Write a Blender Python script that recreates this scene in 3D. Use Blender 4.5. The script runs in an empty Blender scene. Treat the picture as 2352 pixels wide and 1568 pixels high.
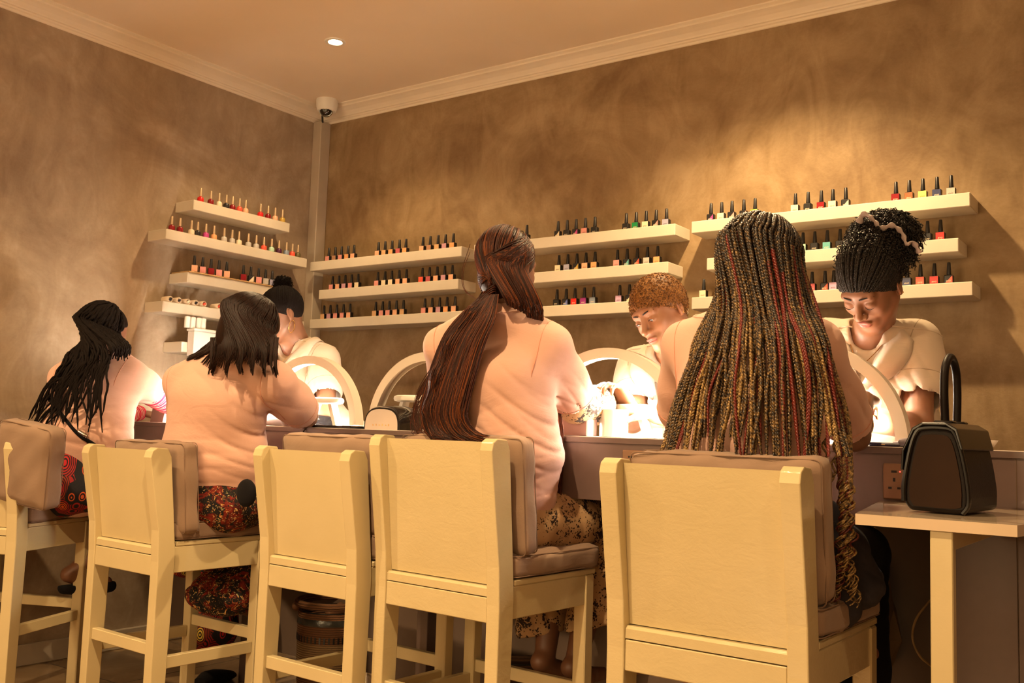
import bpy, math, random
import numpy as np
from mathutils import Vector, Matrix

# ---------------------------------------------------------------- camera, world, lights, exposure
scene = bpy.context.scene
COL = scene.collection
FPX = 2260.4
YAW, PIT, ROL = math.radians(35.624), math.radians(5.280), math.radians(1.854)
EYE = 1.05
fw = np.array([-math.sin(YAW)*math.cos(PIT), math.cos(YAW)*math.cos(PIT), math.sin(PIT)])
_r0 = np.array([math.cos(YAW), math.sin(YAW), 0.0]); _u0 = np.cross(_r0, fw)
RT = math.cos(ROL)*_r0 + math.sin(ROL)*_u0
UP = -math.sin(ROL)*_r0 + math.cos(ROL)*_u0
CAMP = np.array([0.0, 0.0, EYE])
cam_d = bpy.data.cameras.new('camera'); cam = bpy.data.objects.new('camera', cam_d); COL.objects.link(cam)
cam_d.sensor_width = 36.0; cam_d.lens = 36.0*FPX/2352.0; cam_d.clip_start = 0.05
cam.matrix_world = Matrix(((RT[0], UP[0], -fw[0], 0), (RT[1], UP[1], -fw[1], 0), (RT[2], UP[2], -fw[2], EYE), (0, 0, 0, 1)))
scene.camera = cam
scene.view_settings.view_transform = 'Standard'; scene.view_settings.look = 'None'
scene.view_settings.gamma = 1.0; scene.view_settings.use_curve_mapping = False
scene.view_settings.exposure = 0.56
scene.cycles.max_bounces = 7; scene.cycles.diffuse_bounces = 4; scene.cycles.glossy_bounces = 3
scene.cycles.transmission_bounces = 4; scene.cycles.caustics_reflective = False; scene.cycles.caustics_refractive = False
scene.cycles.sample_clamp_indirect = 6.0

# late golden daylight outside the street windows behind the camera
world = bpy.data.worlds.new('evening_sky'); scene.world = world; world.use_nodes = True
world.node_tree.nodes['Background'].inputs[0].default_value = (1.0, 0.66, 0.32, 1)
world.node_tree.nodes['Background'].inputs[1].default_value = 0.9

def add_light(name, kind, loc, energy, color, size=0.1, size_y=None, rot=(0, 0, 0), spread=None, spot=None):
    d = bpy.data.lights.new(name, kind); d.energy = energy; d.color = color
    if kind == 'AREA':
        d.size = size
        if size_y: d.shape = 'RECTANGLE'; d.size_y = size_y
        else: d.shape = 'DISK'
        if spread: d.spread = spread
    elif kind == 'SPOT':
        d.shadow_soft_size = size; d.spot_size = spot or math.radians(110); d.spot_blend = 0.6
    else: d.shadow_soft_size = size
    o = bpy.data.objects.new(name, d); COL.objects.link(o); o.location = loc; o.rotation_euler = rot
    return o
WARM = (1.0, 0.69, 0.35); LED = (1.0, 0.80, 0.60)
# daylight through the two street windows behind the camera
add_light('window_daylight', 'AREA', (-1.9, -2.62, 1.75), 62, (1.0, 0.70, 0.36), 2.2, 1.5, rot=(math.radians(90), 0, 0))
add_light('window_daylight', 'AREA', (0.9, -2.62, 1.75), 14, (1.0, 0.70, 0.36), 1.6, 1.5, rot=(math.radians(90), 0, 0))
# recessed ceiling lamps: (x, y, watts)
DOWNLIGHTS = [(-3.32, 3.13, 18), (-1.35, 3.13, 60), (0.45, 3.13, 6), (-3.3, 0.9, 62), (-1.35, 0.9, 74), (0.5, 0.9, 14), (-3.3, -1.4, 30), (-0.6, -1.4, 30)]

# ---------------------------------------------------------------- geometry of the view
def ray(px, py): return fw + (px-1176.0)/FPX*RT - (py-784.0)/FPX*UP
def onY(px, py, Y): d = ray(px, py); return CAMP + d*(Y/d[1])
def onX(px, py, X): d = ray(px, py); return CAMP + d*(X/d[0])
def onZ(px, py, Z): d = ray(px, py); return CAMP + d*((Z-EYE)/d[2])
def V(*a): return np.array(a, float)

# ---------------------------------------------------------------- object helpers
def mesh_np(name, verts, faces, mats=(), smooth=True, midx=None, cols=None):
    """verts (n,3); faces: (m,3|4) array or list of index lists"""
    me = bpy.data.meshes.new(name)
    verts = np.asarray(verts, np.float32)
    if isinstance(faces, np.ndarray):
        m, k = faces.shape
        me.vertices.add(len(verts)); me.vertices.foreach_set('co', verts.ravel())
        me.loops.add(m*k); me.loops.foreach_set('vertex_index', faces.astype(np.int32).ravel())
        me.polygons.add(m); me.polygons.foreach_set('loop_start', np.arange(0, m*k, k, dtype=np.int32))
        me.polygons.foreach_set('loop_total', np.full(m, k, np.int32))
        me.update(calc_edges=True)
    else:
        me.from_pydata(verts.tolist(), [], faces)
    me.validate()
    if midx is not None and len(me.polygons) == len(midx): me.polygons.foreach_set('material_index', np.asarray(midx, np.int32))
    me.polygons.foreach_set('use_smooth', np.full(len(me.polygons), smooth, bool))
    if cols is not None:
        at = me.color_attributes.new('tint', 'FLOAT_COLOR', 'POINT')
        at.data.foreach_set('color', np.asarray(cols, np.float32).ravel())
    for mt in mats: me.materials.append(mt)
    return me
def link(name, me, parent=None, loc=None):
    o = bpy.data.objects.new(name, me); COL.objects.link(o)
    if parent is not None: o.parent = parent
    if loc is not None: o.location = loc
    return o
def tag(o, label, cat, group=None, kind=None):
    if label: o['label'] = label
    if cat: o['category'] = cat
    if group: o['group'] = group
    if kind: o['kind'] = kind
    return o
def thing(name, label, cat, loc=(0, 0, 0), rotz=0.0, group=None):
    o = bpy.data.objects.new(name, None); COL.objects.link(o); o.empty_display_size = 0.05
    o.location = loc; o.rotation_euler = (0, 0, rotz)
    return tag(o, label, cat, group)
def dup(root, loc=None, rot=None, label=None, group=None):
    r = root.copy(); COL.objects.link(r)
    if loc is not None: r.location = loc
    if rot is not None: r.rotation_euler = rot
    if label: r['label'] = label
    if group: r['group'] = group
    for ch in list(root.children):
        c = ch.copy(); COL.objects.link(c); c.parent = r
        for g in list(ch.children):
            d = g.copy(); COL.objects.link(d); d.parent = c
    return r

class MB:
    """collects shapes into one mesh"""
    def __init__(s): s.v = []; s.f = []; s.m = []
    def add(s, v, f, mi=0):
        n = len(s.v); s.v += [tuple(map(float, p)) for p in v]; s.f += [[i+n for i in q] for q in f]; s.m += [mi]*len(f)
    def box(s, lo, hi, b=0.0, mi=0, M=None):
        """box with chamfered edges"""
        lo = np.minimum(lo, hi).astype(float) if True else lo; hi = np.maximum(lo, np.asarray(hi, float)); 
        c = (lo+hi)/2; h = (hi-lo)/2; b = min(b, h.min()*0.98)
        if b <= 0:
            v = [c+h*np.array(q) for q in ((-1,-1,-1),(1,-1,-1),(1,1,-1),(-1,1,-1),(-1,-1,1),(1,-1,1),(1,1,1),(-1,1,1))]
            f = [(0,3,2,1),(4,5,6,7),(0,1,5,4),(1,2,6,5),(2,3,7,6),(3,0,4,7)]
        else:
            v = []; idx = {}
            for sx in (-1,1):
                for sy in (-1,1):
                    for sz in (-1,1):
                        for ax in range(3):
                            q = np.array([sx,sy,sz], float)*(h-b); q[ax] = (sx,sy,sz)[ax]*h[ax]
                            idx[(sx,sy,sz,ax)] = len(v); v.append(c+q)
            f = []
            for ax in range(3):
                o1, o2 = [(1,2),(2,0),(0,1)][ax]
                for sg in (-1,1):
                    q = []
                    for a1, a2 in ((-1,-1),(1,-1),(1,1),(-1,1)):
                        k = [0,0,0]; k[ax] = sg; k[o1] = a1; k[o2] = a2; q.append(idx[(k[0],k[1],k[2],ax)])
                    f.append(q if sg > 0 else q[::-1])
            for ax in range(3):
                o1, o2 = [(1,2),(2,0),(0,1)][ax]
                for a1 in (-1,1):
                    for a2 in (-1,1):
                        k0 = [0,0,0]; k0[ax] = -1; k0[o1] = a1; k0[o2] = a2; k1 = list(k0); k1[ax] = 1
                        q = [idx[(*k0,o1)], idx[(*k1,o1)], idx[(*k1,o2)], idx[(*k0,o2)]]
                        f.append(q if a1*a2 < 0 else q[::-1])
            for sx in (-1,1):
                for sy in (-1,1):
                    for sz in (-1,1):
                        q = [idx[(sx,sy,sz,0)], idx[(sx,sy,sz,1)], idx[(sx,sy,sz,2)]]
                        f.append(q if sx*sy*sz > 0 else q[::-1])
        if M is not None: v = [np.array(M @ Vector(p)) for p in v]
        s.add(v, f, mi); return s
    def prism(s, poly, axis, a, b, mi=0):
        """extrude a 2-D polygon along an axis (0 x: poly=(y,z); 1 y: poly=(x,z); 2 z: poly=(x,y))"""
        def P(q, t): return ((t,q[0],q[1]), (q[0],t,q[1]), (q[0],q[1],t))[axis]
        n = len(poly); v = [P(q, a) for q in poly]+[P(q, b) for q in poly]
        f = [[i, (i+1) % n, n+(i+1) % n, n+i] for i in range(n)]+[list(range(n))[::-1], list(range(n, 2*n))]
        s.add(v, f, mi); return s
    def lathe(s, prof, c=(0,0,0), seg=24, mi=0, sx=1.0, sy=1.0, M=None, caps=True):
        v = []; f = []
        for r, z in prof:
            for k in range(seg):
                a = 2*math.pi*k/seg; v.append((c[0]+r*sx*math.cos(a), c[1]+r*sy*math.sin(a), c[2]+z))
        n = len(prof)
        for i in range(n-1):
            for k in range(seg):
                k2 = (k+1) % seg; f.append([i*seg+k, i*seg+k2, (i+1)*seg+k2, (i+1)*seg+k])
        if caps: f.append(list(range(seg))[::-1]); f.append([(n-1)*seg+k for k in range(seg)])
        if M is not None: v = [tuple(M @ Vector(p)) for p in v]
        s.add(v, f, mi); return s
    def tube(s, pts, r, seg=8, mi=0, closed=False):
        v, f = tube_geo([pts], [r], seg, closed); s.add(v, f.tolist(), mi); return s
    def build(s, name, mats, parent=None, smooth=False, loc=None):
        if not isinstance(mats, (list, tuple)): mats = [mats]
        me = mesh_np(name, s.v, s.f, mats, smooth, s.m); fix_normals(me)
        if smooth: autosmooth(me)
        return link(name, me, parent, loc)
def fix_normals(me):
    import bmesh
    bm = bmesh.new(); bm.from_mesh(me); bmesh.ops.recalc_face_normals(bm, faces=bm.faces); bm.to_mesh(me); bm.free()
def autosmooth(me, ang=40):
    try: me.set_sharp_from_angle(angle=math.radians(ang))
    except Exception: pass

def smooth_path(pts, n):
    """Catmull-Rom through points, n samples evenly spaced"""
    P = np.asarray(pts, float)
    if len(P) == 2: t = np.linspace(0, 1, n)[:, None]; return P[0]*(1-t)+P[1]*t
    Q = np.vstack([2*P[0]-P[1], P, 2*P[-1]-P[-2]]); m = len(P)-1
    t = np.linspace(0, m, max(n*2, m*6)); i = np.minimum(t.astype(int), m-1); u = (t-i)[:, None]
    a, b, c, d = Q[i], Q[i+1], Q[i+2], Q[i+3]
    C = 0.5*((2*b)+(-a+c)*u+(2*a-5*b+4*c-d)*u**2+(-a+3*b-3*c+d)*u**3)
    L = np.concatenate([[0], np.cumsum(np.linalg.norm(np.diff(C, axis=0), axis=1))])
    s = np.linspace(0, L[-1], n)
    return np.stack([np.interp(s, L, C[:, k]) for k in range(3)], 1)
def frames(P):
    T = np.gradient(P, axis=0); T /= np.linalg.norm(T, axis=1)[:, None]+1e-12
    ref = np.array([0.31, 0.17, 0.93]); 
    if abs(T[0]@ref) > 0.9: ref = np.array([0.93, 0.2, 0.1])
    N = np.zeros_like(P); n = ref-(ref@T[0])*T[0]; n /= np.linalg.norm(n); N[0] = n
    for i in range(1, len(P)):
        n = n-(n@T[i])*T[i]; n /= np.linalg.norm(n)+1e-12; N[i] = n
    return T, N, np.cross(T, N)
def tube_geo(paths, radii, seg=6, closed=False, flat=1.0):
    VS = []; FS = []; base = 0
    ang = np.arange(seg)*2*math.pi/seg; ca, sa = np.cos(ang), np.sin(ang)*flat
    for P, r in zip(paths, radii):
        P = np.asarray(P, float); n = len(P)
        r = np.broadcast_to(np.asarray(r, float), (n,))
        T, N, B = frames(P)
        ring = P[:, None, :] + r[:, None, None]*(ca[None, :, None]*N[:, None, :]+sa[None, :, None]*B[:, None, :])
        VS.append(ring.reshape(-1, 3))
        i = np.arange(n if closed else n-1)[:, None]; k = np.arange(seg)[None, :]; k2 = (k+1) % seg; i2 = (i+1) % n
        FS.append(np.stack([base+i*seg+k, base+i*seg+k2, base+i2*seg+k2, base+i2*seg+k], -1).reshape(-1, 4))
        if not closed:
            for e, rev in ((0, 1), (n-1, 0)):   # end caps as quads fanned to a centre vertex
                pass
        base += n*seg
    return np.concatenate(VS), np.concatenate(FS)

# ---------------------------------------------------------------- materials
def nodes_of(name):
    m = bpy.data.materials.new(name); m.use_nodes = True
    nt = m.node_tree; return m, nt, nt.nodes['Principled BSDF']
def rgb(c): return (c[0], c[1], c[2], 1.0)
def s2l(*c): return tuple((x/12.92 if x <= 0.04045 else ((x+0.055)/1.055)**2.4) for x in (v/255.0 for v in c))
def N(nt, kind, **kw):
    n = nt.nodes.new(kind)
    for k, v in kw.items():
        if k.startswith('i_'): n.inputs[k[2:].replace('_', ' ')].default_value = v
        else: setattr(n, k, v)
    return n
def coords(nt, scale=(1, 1, 1), rot=(0, 0, 0)):
    tc = N(nt, 'ShaderNodeTexCoord'); mp = N(nt, 'ShaderNodeMapping'); nt.links.new(tc.outputs['Object'], mp.inputs[0])
    mp.inputs['Scale'].default_value = scale; mp.inputs['Rotation'].default_value = rot; return mp.outputs[0]
def noise(nt, vec, scale, detail=4, rough=0.5, dist=0.0):
    n = N(nt, 'ShaderNodeTexNoise'); n.inputs['Scale'].default_value = scale; n.inputs['Detail'].default_value = detail
    n.inputs['Roughness'].default_value = rough; n.inputs['Distortion'].default_value = dist; nt.links.new(vec, n.inputs['Vector']); return n.outputs['Fac']
def ramp(nt, fac, stops, interp='LINEAR'):
    r = N(nt, 'ShaderNodeValToRGB'); r.color_ramp.interpolation = interp; e = r.color_ramp.elements
    while len(e) > 1: e.remove(e[0])
    e[0].position = stops[0][0]; e[0].color = rgb(stops[0][1])
    for p, c in stops[1:]:
        q = e.new(p); q.color = rgb(c)
    nt.links.new(fac, r.inputs[0]); return r.outputs[0]
def bump(nt, bsdf, h, strength=0.2, dist=0.002):
    b = N(nt, 'ShaderNodeBump'); b.inputs['Strength'].default_value = strength; b.inputs['Distance'].default_value = dist
    nt.links.new(h, b.inputs['Height']); nt.links.new(b.outputs[0], bsdf.inputs['Normal']); return b
def simple(name, c, rough=0.5, metal=0.0, var=0.06, vscale=8.0, bmp=0.0, bscale=300.0, spec=0.5, coat=0.0, sheen=0.0, emit=None, estr=0.0, sss=0.0):
    m, nt, b = nodes_of(name)
    vec = coords(nt); f = noise(nt, vec, vscale, 3)
    lo = tuple(x*(1-var) for x in c); hi = tuple(min(1, x*(1+var)) for x in c)
    nt.links.new(ramp(nt, f, [(0.3, lo), (0.7, hi)]), b.inputs['Base Color'])
    b.inputs['Roughness'].default_value = rough; b.inputs['Metallic'].default_value = metal
    b.inputs['Specular IOR Level'].default_value = spec; b.inputs['Coat Weight'].default_value = coat
    b.inputs['Sheen Weight'].default_value = sheen; b.inputs['Sheen Roughness'].default_value = 0.5
    if sss: b.inputs['Subsurface Weight'].default_value = sss; b.inputs['Subsurface Radius'].default_value = (0.01, 0.004, 0.002); b.inputs['Subsurface Scale'].default_value = 1.0
    if bmp: bump(nt, b, noise(nt, vec, bscale, 3), bmp)
    if emit: b.inputs['Emission Color'].default_value = rgb(emit); b.inputs['Emission Strength'].default_value = estr
    return m
def mixc(nt, fac, a, b, mode='MIX'):
    m = N(nt, 'ShaderNodeMix', data_type='RGBA', blend_type=mode)
    for sock, val in ((m.inputs[0], fac), (m.inputs[6], a), (m.inputs[7], b)):
        if hasattr(val, 'links'): nt.links.new(val, sock)
        elif isinstance(val, (int, float)): sock.default_value = val
        else: sock.default_value = rgb(val)
    return m.outputs[2]
def math_n(nt, op, a, b=None, c=None):
    m = N(nt, 'ShaderNodeMath', operation=op)
    for i, val in enumerate((a, b, c)):
        if val is None: continue
        if hasattr(val, 'links'): nt.links.new(val, m.inputs[i])
        else: m.inputs[i].default_value = val
    return m.outputs[0]

def plaster(name, dark, mid, light):
    m, nt, b = nodes_of(name)
    v = coords(nt, (1, 1, 1.25)); w = coords(nt, (1.0, 1.0, 0.55), (0.35, 0.5, 0.2))
    n1 = noise(nt, v, 1.5, 7, 0.62, 1.1); n2 = noise(nt, w, 5.5, 6, 0.6, 1.6); n3 = noise(nt, v, 60, 4, 0.6)
    f = math_n(nt, 'ADD', math_n(nt, 'MULTIPLY', n1, 0.62), math_n(nt, 'MULTIPLY', n2, 0.38))
    f = math_n(nt, 'ADD', f, math_n(nt, 'MULTIPLY', math_n(nt, 'SUBTRACT', n3, 0.5), 0.08))
    nt.links.new(ramp(nt, f, [(0.36, dark), (0.50, mid), (0.64, light)]), b.inputs['Base Color'])
    b.inputs['Roughness'].default_value = 0.62; b.inputs['Specular IOR Level'].default_value = 0.35
    bump(nt, b, math_n(nt, 'ADD', math_n(nt, 'MULTIPLY', n2, 0.7), math_n(nt, 'MULTIPLY', n3, 0.3)), 0.25, 0.01)
    return m
M = {}
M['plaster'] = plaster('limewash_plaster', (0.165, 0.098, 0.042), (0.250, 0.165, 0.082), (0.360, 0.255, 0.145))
M['plaster_lit_tone'] = plaster('limewash_plaster_lit_tone', (0.240, 0.170, 0.112), (0.335, 0.250, 0.172), (0.450, 0.355, 0.260))  # same plaster paled: the left wall's brighter light is put into its colour
M['ceiling'] = simple('ceiling_paint', (0.88, 0.76, 0.63), 0.7, var=0.03, vscale=2)
M['cornice'] = simple('cornice_paint', (0.80, 0.71, 0.59), 0.55, var=0.03)
M['shelf'] = simple('shelf_paint', (0.64, 0.57, 0.46), 0.5, var=0.05, vscale=6, bmp=0.1, bscale=120)
M['duct'] = simple('duct_paint', (0.43, 0.36, 0.28), 0.5, var=0.1, vscale=5)
M['counter'] = simple('counter_laminate', (0.125, 0.084, 0.076), 0.28, var=0.04, vscale=40, coat=0.2)
M['counter_top'] = simple('counter_top_laminate', (0.62, 0.52, 0.45), 0.22, var=0.03)
M['dark_panel'] = simple('dark_brown_board', (0.16, 0.11, 0.085), 0.5)  # plain dark brown board at the back of the counter
M['black_plastic'] = simple('black_plastic', (0.012, 0.011, 0.012), 0.3)
M['black_gloss'] = simple('black_gloss', (0.010, 0.009, 0.010), 0.08, coat=0.6)
M['white_plastic'] = simple('white_plastic', (0.80, 0.77, 0.72), 0.35, var=0.02)
M['chrome'] = simple('chrome', (0.75, 0.72, 0.68), 0.12, metal=1.0, var=0.02)
M['gold'] = simple('gold', (0.83, 0.55, 0.22), 0.2, metal=1.0, var=0.03)
M['brass_cap'] = simple('pale_gold_cap', (0.62, 0.46, 0.30), 0.38, metal=0.55, var=0.05)
M['wood'] = simple('light_wood', (0.52, 0.33, 0.15), 0.5, var=0.2, vscale=30)
M['red_led'] = simple('red_led', (0.8, 0.02, 0.02), 0.4, emit=(1, 0.03, 0.02), estr=6)
def chair_paint(name, gloss):
    m, nt, b = nodes_of(name)
    v = coords(nt); n1 = noise(nt, v, 3, 4); n2 = noise(nt, coords(nt, (1, 1, 2)), 14, 5, 0.6, 0.6); n3 = noise(nt, v, 110, 4, 0.6)
    nt.links.new(ramp(nt, n1, [(0.3, (0.52, 0.425, 0.235)), (0.7, (0.59, 0.485, 0.285))]), b.inputs['Base Color'])
    lo, hi = (.12, .26) if gloss else (.28, .36)
    nt.links.new(ramp(nt, n2, [(0.35, (lo,)*3), (0.65, (hi,)*3)]), b.inputs['Roughness'])
    b.inputs['Coat Weight'].default_value = 0.5 if gloss else .15; b.inputs['Coat Roughness'].default_value = 0.10
    bump(nt, b, math_n(nt, 'ADD', math_n(nt, 'MULTIPLY', n3, .35), n2), .30 if gloss else .10, 0.004)
    return m
M['chair'] = chair_paint('chair_satin_paint', False); M['chair_gloss'] = chair_paint('chair_gloss_paint', True)
def fabric(name, c, wx=900, var=0.08, rough=0.9, st=0.25):
    m, nt, b = nodes_of(name); v = coords(nt); n1 = noise(nt, v, 5, 4); n2 = noise(nt, v, wx, 2)
    n4 = noise(nt, coords(nt, (1, 1, 2.0), (0.3, 0.5, 0)), 7, 4, 0.55, 1.2)
    nt.links.new(ramp(nt, n1, [(0.3, tuple(x*(1-var) for x in c)), (0.7, tuple(x*(1+var) for x in c))]), b.inputs['Base Color'])
    b.inputs['Roughness'].default_value = rough; b.inputs['Sheen Weight'].default_value = 0.15; b.inputs['Specular IOR Level'].default_value = 0.25
    bump(nt, b, math_n(nt, 'ADD', math_n(nt, 'MULTIPLY', n2, 0.12), n4), st, 0.012)
    return m
M['cushion'] = fabric('cushion_canvas', (0.255, 0.168, 0.118))
M['seam'] = simple('seam_thread', (0.12, 0.075, 0.05), 0.9)
def tiles():
    m, nt, b = nodes_of('floor_tiles'); v = coords(nt)
    br = N(nt, 'ShaderNodeTexBrick'); nt.links.new(v, br.inputs['Vector']); br.offset = 0.0
    br.inputs['Scale'].default_value = 1.0; br.inputs['Brick Width'].default_value = 0.6; br.inputs['Row Height'].default_value = 0.6
    br.inputs['Mortar Size'].default_value = 0.004; br.inputs['Mortar Smooth'].default_value = 0.1
    n1 = noise(nt, v, 1.6, 6, 0.6, 1.5)
    c = ramp(nt, n1, [(0.3, (0.20, 0.125, 0.062)), (0.55, (0.30, 0.20, 0.11)), (0.75, (0.40, 0.29, 0.17))])
    nt.links.new(mixc(nt, br.outputs['Fac'], c, (0.07, 0.045, 0.03)), b.inputs['Base Color'])
    b.inputs['Roughness'].default_value = 0.22; b.inputs['Coat Weight'].default_value = 0.2
    return m
M['tiles'] = tiles()
# ================================================================ the room
XL, XR, YW, YF, ZC = -4.15, 2.3, 3.85, -2.7, 2.852
def structure(o): o['kind'] = 'structure'; return o
b = MB(); b.box((XL-.12, YF-.12, -.12), (XR+.12, YW+.12, 0.0)); structure(b.build('floor', M['tiles']))
b = MB(); b.box((XL-.12, YF-.12, ZC), (XR+.12, YW+.12, ZC+.12)); structure(b.build('ceiling', M['ceiling']))
b = MB(); b.box((XL-.12, YF, 0), (XL, YW, ZC)); structure(b.build('wall_left', M['plaster_lit_tone']))
b = MB(); b.box((XL-.12, YW, 0), (XR+.12, YW+.12, ZC)); structure(b.build('wall_back', M['plaster']))
b = MB(); b.box((XR, YF, 0), (XR+.12, YW, ZC)); structure(b.build('wall_right', M['plaster']))
# wall behind the camera with two street windows
WIN = [(-3.0, -0.8, 1.0, 2.5), (0.1, 1.7, 1.0, 2.5)]
b = MB()
xs = [XL-.12, -3.0, -0.8, 0.1, 1.7, XR+.12]
for i in range(5):
    if i in (1, 3):
        b.box((xs[i], YF-.12, 0), (xs[i+1], YF, 1.0)); b.box((xs[i], YF-.12, 2.5), (xs[i+1], YF, ZC))
    else: b.box((xs[i], YF-.12, 0), (xs[i+1], YF, ZC))
structure(b.build('wall_front', M['plaster']))
for k, (x0, x1, z0, z1) in enumerate(WIN):
    b = MB(); t = .05
    b.box((x0, YF-.09, z0), (x0+t, YF-.03, z1)); b.box((x1-t, YF-.09, z0), (x1, YF-.03, z1))
    b.box((x0+t, YF-.09, z0), (x1-t, YF-.03, z0+t)); b.box((x0+t, YF-.09, z1-t), (x1-t, YF-.03, z1))
    xm = (x0+x1)/2; b.box((xm-.02, YF-.08, z0+t), (xm+.02, YF-.04, z1-t))
    structure(b.build('window_%d' % (k+1), M['cornice']))
# cornice: stepped plaster profile (distance from wall, height below ceiling)
prof = [(0, 0), (.085, 0), (.085, -.006), (.072, -.012), (.072, -.02), (.058, -.026), (.040, -.036), (.026, -.050), (.024, -.056), (.016, -.058), (.014, -.064), (.006, -.067), (.005, -.076), (0, -.078)]
v = []; f = []
corners = [(XL, YF, 1, 1), (XL, YW, 1, -1), (XR, YW, -1, -1), (XR, YF, -1, 1)]
for cx, cy, sx, sy in corners:
    for d, z in prof: v.append((cx+sx*d, cy+sy*d, ZC+z))
n = len(prof)
b = MB()
for k in range(4):
    for i in range(n-1): f.append([k*n+i, k*n+i+1, ((k+1) % 4)*n+i+1, ((k+1) % 4)*n+i])
b.add(v, f); structure(b.build('trim_1', M['cornice']))
# boxed-in duct up the corner
b = MB(); b.box((XL, YW-.075, 0), (XL+.066, YW, ZC-.075), .004); structure(b.build('trim_2', M['duct']))
# skirting boards
b = MB(); b.box((XL, YF, 0), (XL+.018, YW, .09), .004); structure(b.build('baseboard_left', M['duct']))
b = MB(); b.box((XL+.02, YW-.018, 0), (XR, YW, .09), .004); structure(b.build('baseboard_back', M['duct']))

# ---------------------------------------------------------------- recessed lamps
M['lamp_disc'] = simple('lamp_disc', (1, .9, .75), 0.5, emit=(1.0, 0.80, 0.52), estr=26)
where = ['over the corner shelves', 'over the middle of the counter', 'over the far end of the counter', 'above the leftmost chair', 'above the middle chairs', 'above the bag table', 'behind the row of chairs', 'behind the camera side']
for k, (x, y, w) in enumerate(DOWNLIGHTS):
    t = thing('recessed_downlight', 'round white recessed ceiling downlight, lit, '+where[k], 'ceiling light', (x, y, ZC))
    b = MB(); b.lathe([(.030, -.001), (.034, -.006), (.047, -.005), (.050, -.001)], seg=32, caps=False); b.build('trim_ring', M['white_plastic'], t, True)
    b = MB(); b.lathe([(.0005, -.003), (.030, -.003)], seg=24, caps=False); b.build('lamp', M['lamp_disc'], t, True)
    add_light('downlight', 'SPOT', (x, y, ZC-.03), w*2.2, WARM, 0.03, spot=math.radians(125))

# ---------------------------------------------------------------- security camera in the corner
c = V(-3.965, 3.70, ZC-.012)
t = thing('security_camera', 'white dome security camera with a black lens ball in the ceiling corner', 'camera', tuple(c))
Rm = Matrix.Rotation(math.radians(-18), 4, 'Z')
b = MB(); b.lathe([(.058, .012), (.060, .006), (.058, -.03), (.050, -.052), (.036, -.060), (.001, -.062)], seg=36); b.build('housing', M['white_plastic'], t, True)
fwd = V(.55, -.80, -.30); fwd /= np.linalg.norm(fwd)
q = Vector((0, 0, 1)).rotation_difference(Vector(fwd)).to_matrix().to_4x4()
Mq = Matrix.Translation(Vector(fwd*.012+V(0, 0, -.045))) @ q
b = MB(); b.lathe([(.037*math.sin(a), .037*math.cos(a)) for a in np.linspace(math.pi-.01, .5, 14)], seg=32, M=Mq); b.build('ball', M['black_gloss'], t, True)
b = MB(); b.lathe([(.037, .004), (.040, .008), (.038, .014), (.035, .012)], seg=32, M=Mq, caps=False); b.build('bezel', M['chrome'], t, True)
b = MB(); b.lathe([(.001, .0335), (.009, .0345), (.013, .034)], seg=24, M=Mq, caps=False); b.build('lens', M['black_plastic'], t, True)
b = MB(); b.box((-.010, -.0005, -.004), (.010, .0005, .004), M=Matrix.Translation(Vector(fwd*.002+V(0, 0, -.004))) @ Matrix.Translation((.034*.6, -.0475, -.016)) @ Matrix.Rotation(math.radians(35), 4, 'Z')); b.build('status_plate', M['duct'], t)
b = MB(); b.tube(smooth_path([c+V(-.035, .01, -.04), c+V(-.065, .03, -.05), V(XL+.055, YW-.055, ZC-.085)], 10), .006); o = b.build('camera_cable', M['black_plastic'], None, True)
tag(o, 'short black cable from the security camera down to the corner duct', 'cable')

# ---------------------------------------------------------------- floating shelves
SD, ST = .145, .050
def shelf(lo, hi, label, group):
    lo = V(*lo); hi = V(*hi)
    b = MB(); b.box(lo, hi, .0025); o = b.build('wall_shelf', M['shelf']); tag(o, label, 'shelf', group)
    return o
BZ = [1.948, 1.788, 1.629]
GX = [[(-4.04, -2.975), (-3.96, -2.99), (-4.02, -2.96)], [(-2.90, -1.83), (-2.82, -1.86), (-2.89, -1.83)], [(-1.756, -.685), (-1.685, -.724), (-1.75, -.68)]]
GN = ['nearest the corner', 'in the middle of the wall', 'at the far end above the handbag']
RN = ['top', 'middle', 'lowest']
for g in range(3):
    for r in range(3):
        x0, x1 = GX[g][r]
        shelf((x0, YW-SD, BZ[r]-ST), (x1, YW, BZ[r]), 'pale floating wall shelf, %s of the three %s' % (RN[r], GN[g]), 'shelves on the long wall')
LZ = [2.125, 1.955, 1.768, 1.612, 1.432]
LY = [(2.905, 3.515), (2.762, 3.65), (2.895, 3.50), (2.77, 3.654), (2.887, 3.50)]
LN = ['topmost', 'second from the top', 'third from the top', 'fourth from the top', 'lowest']
for r in range(5):
    shelf((XL, LY[r][0], LZ[r]-ST), (XL+SD, LY[r][1], LZ[r]), 'pale floating shelf on the short wall, %s of five' % LN[r], 'shelves on the short wall')
# thin wooden slip on the third shelf
b = MB(); b.box((XL+.01, 2.90, LZ[2]), (XL+SD+.006, 3.18, LZ[2]+.007), .002); o = b.build('wooden_tray', M['wood']); tag(o, 'thin light wood board under the black-capped bottles, end farther from the corner', 'tray')
b = MB(); b.box((XL+.01, 3.183, LZ[2]), (XL+SD+.006, 3.46, LZ[2]+.007), .002); o = b.build('wooden_tray', M['wood']); tag(o, 'thin light wood board under the black-capped bottles, end nearer the corner', 'tray')

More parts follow.
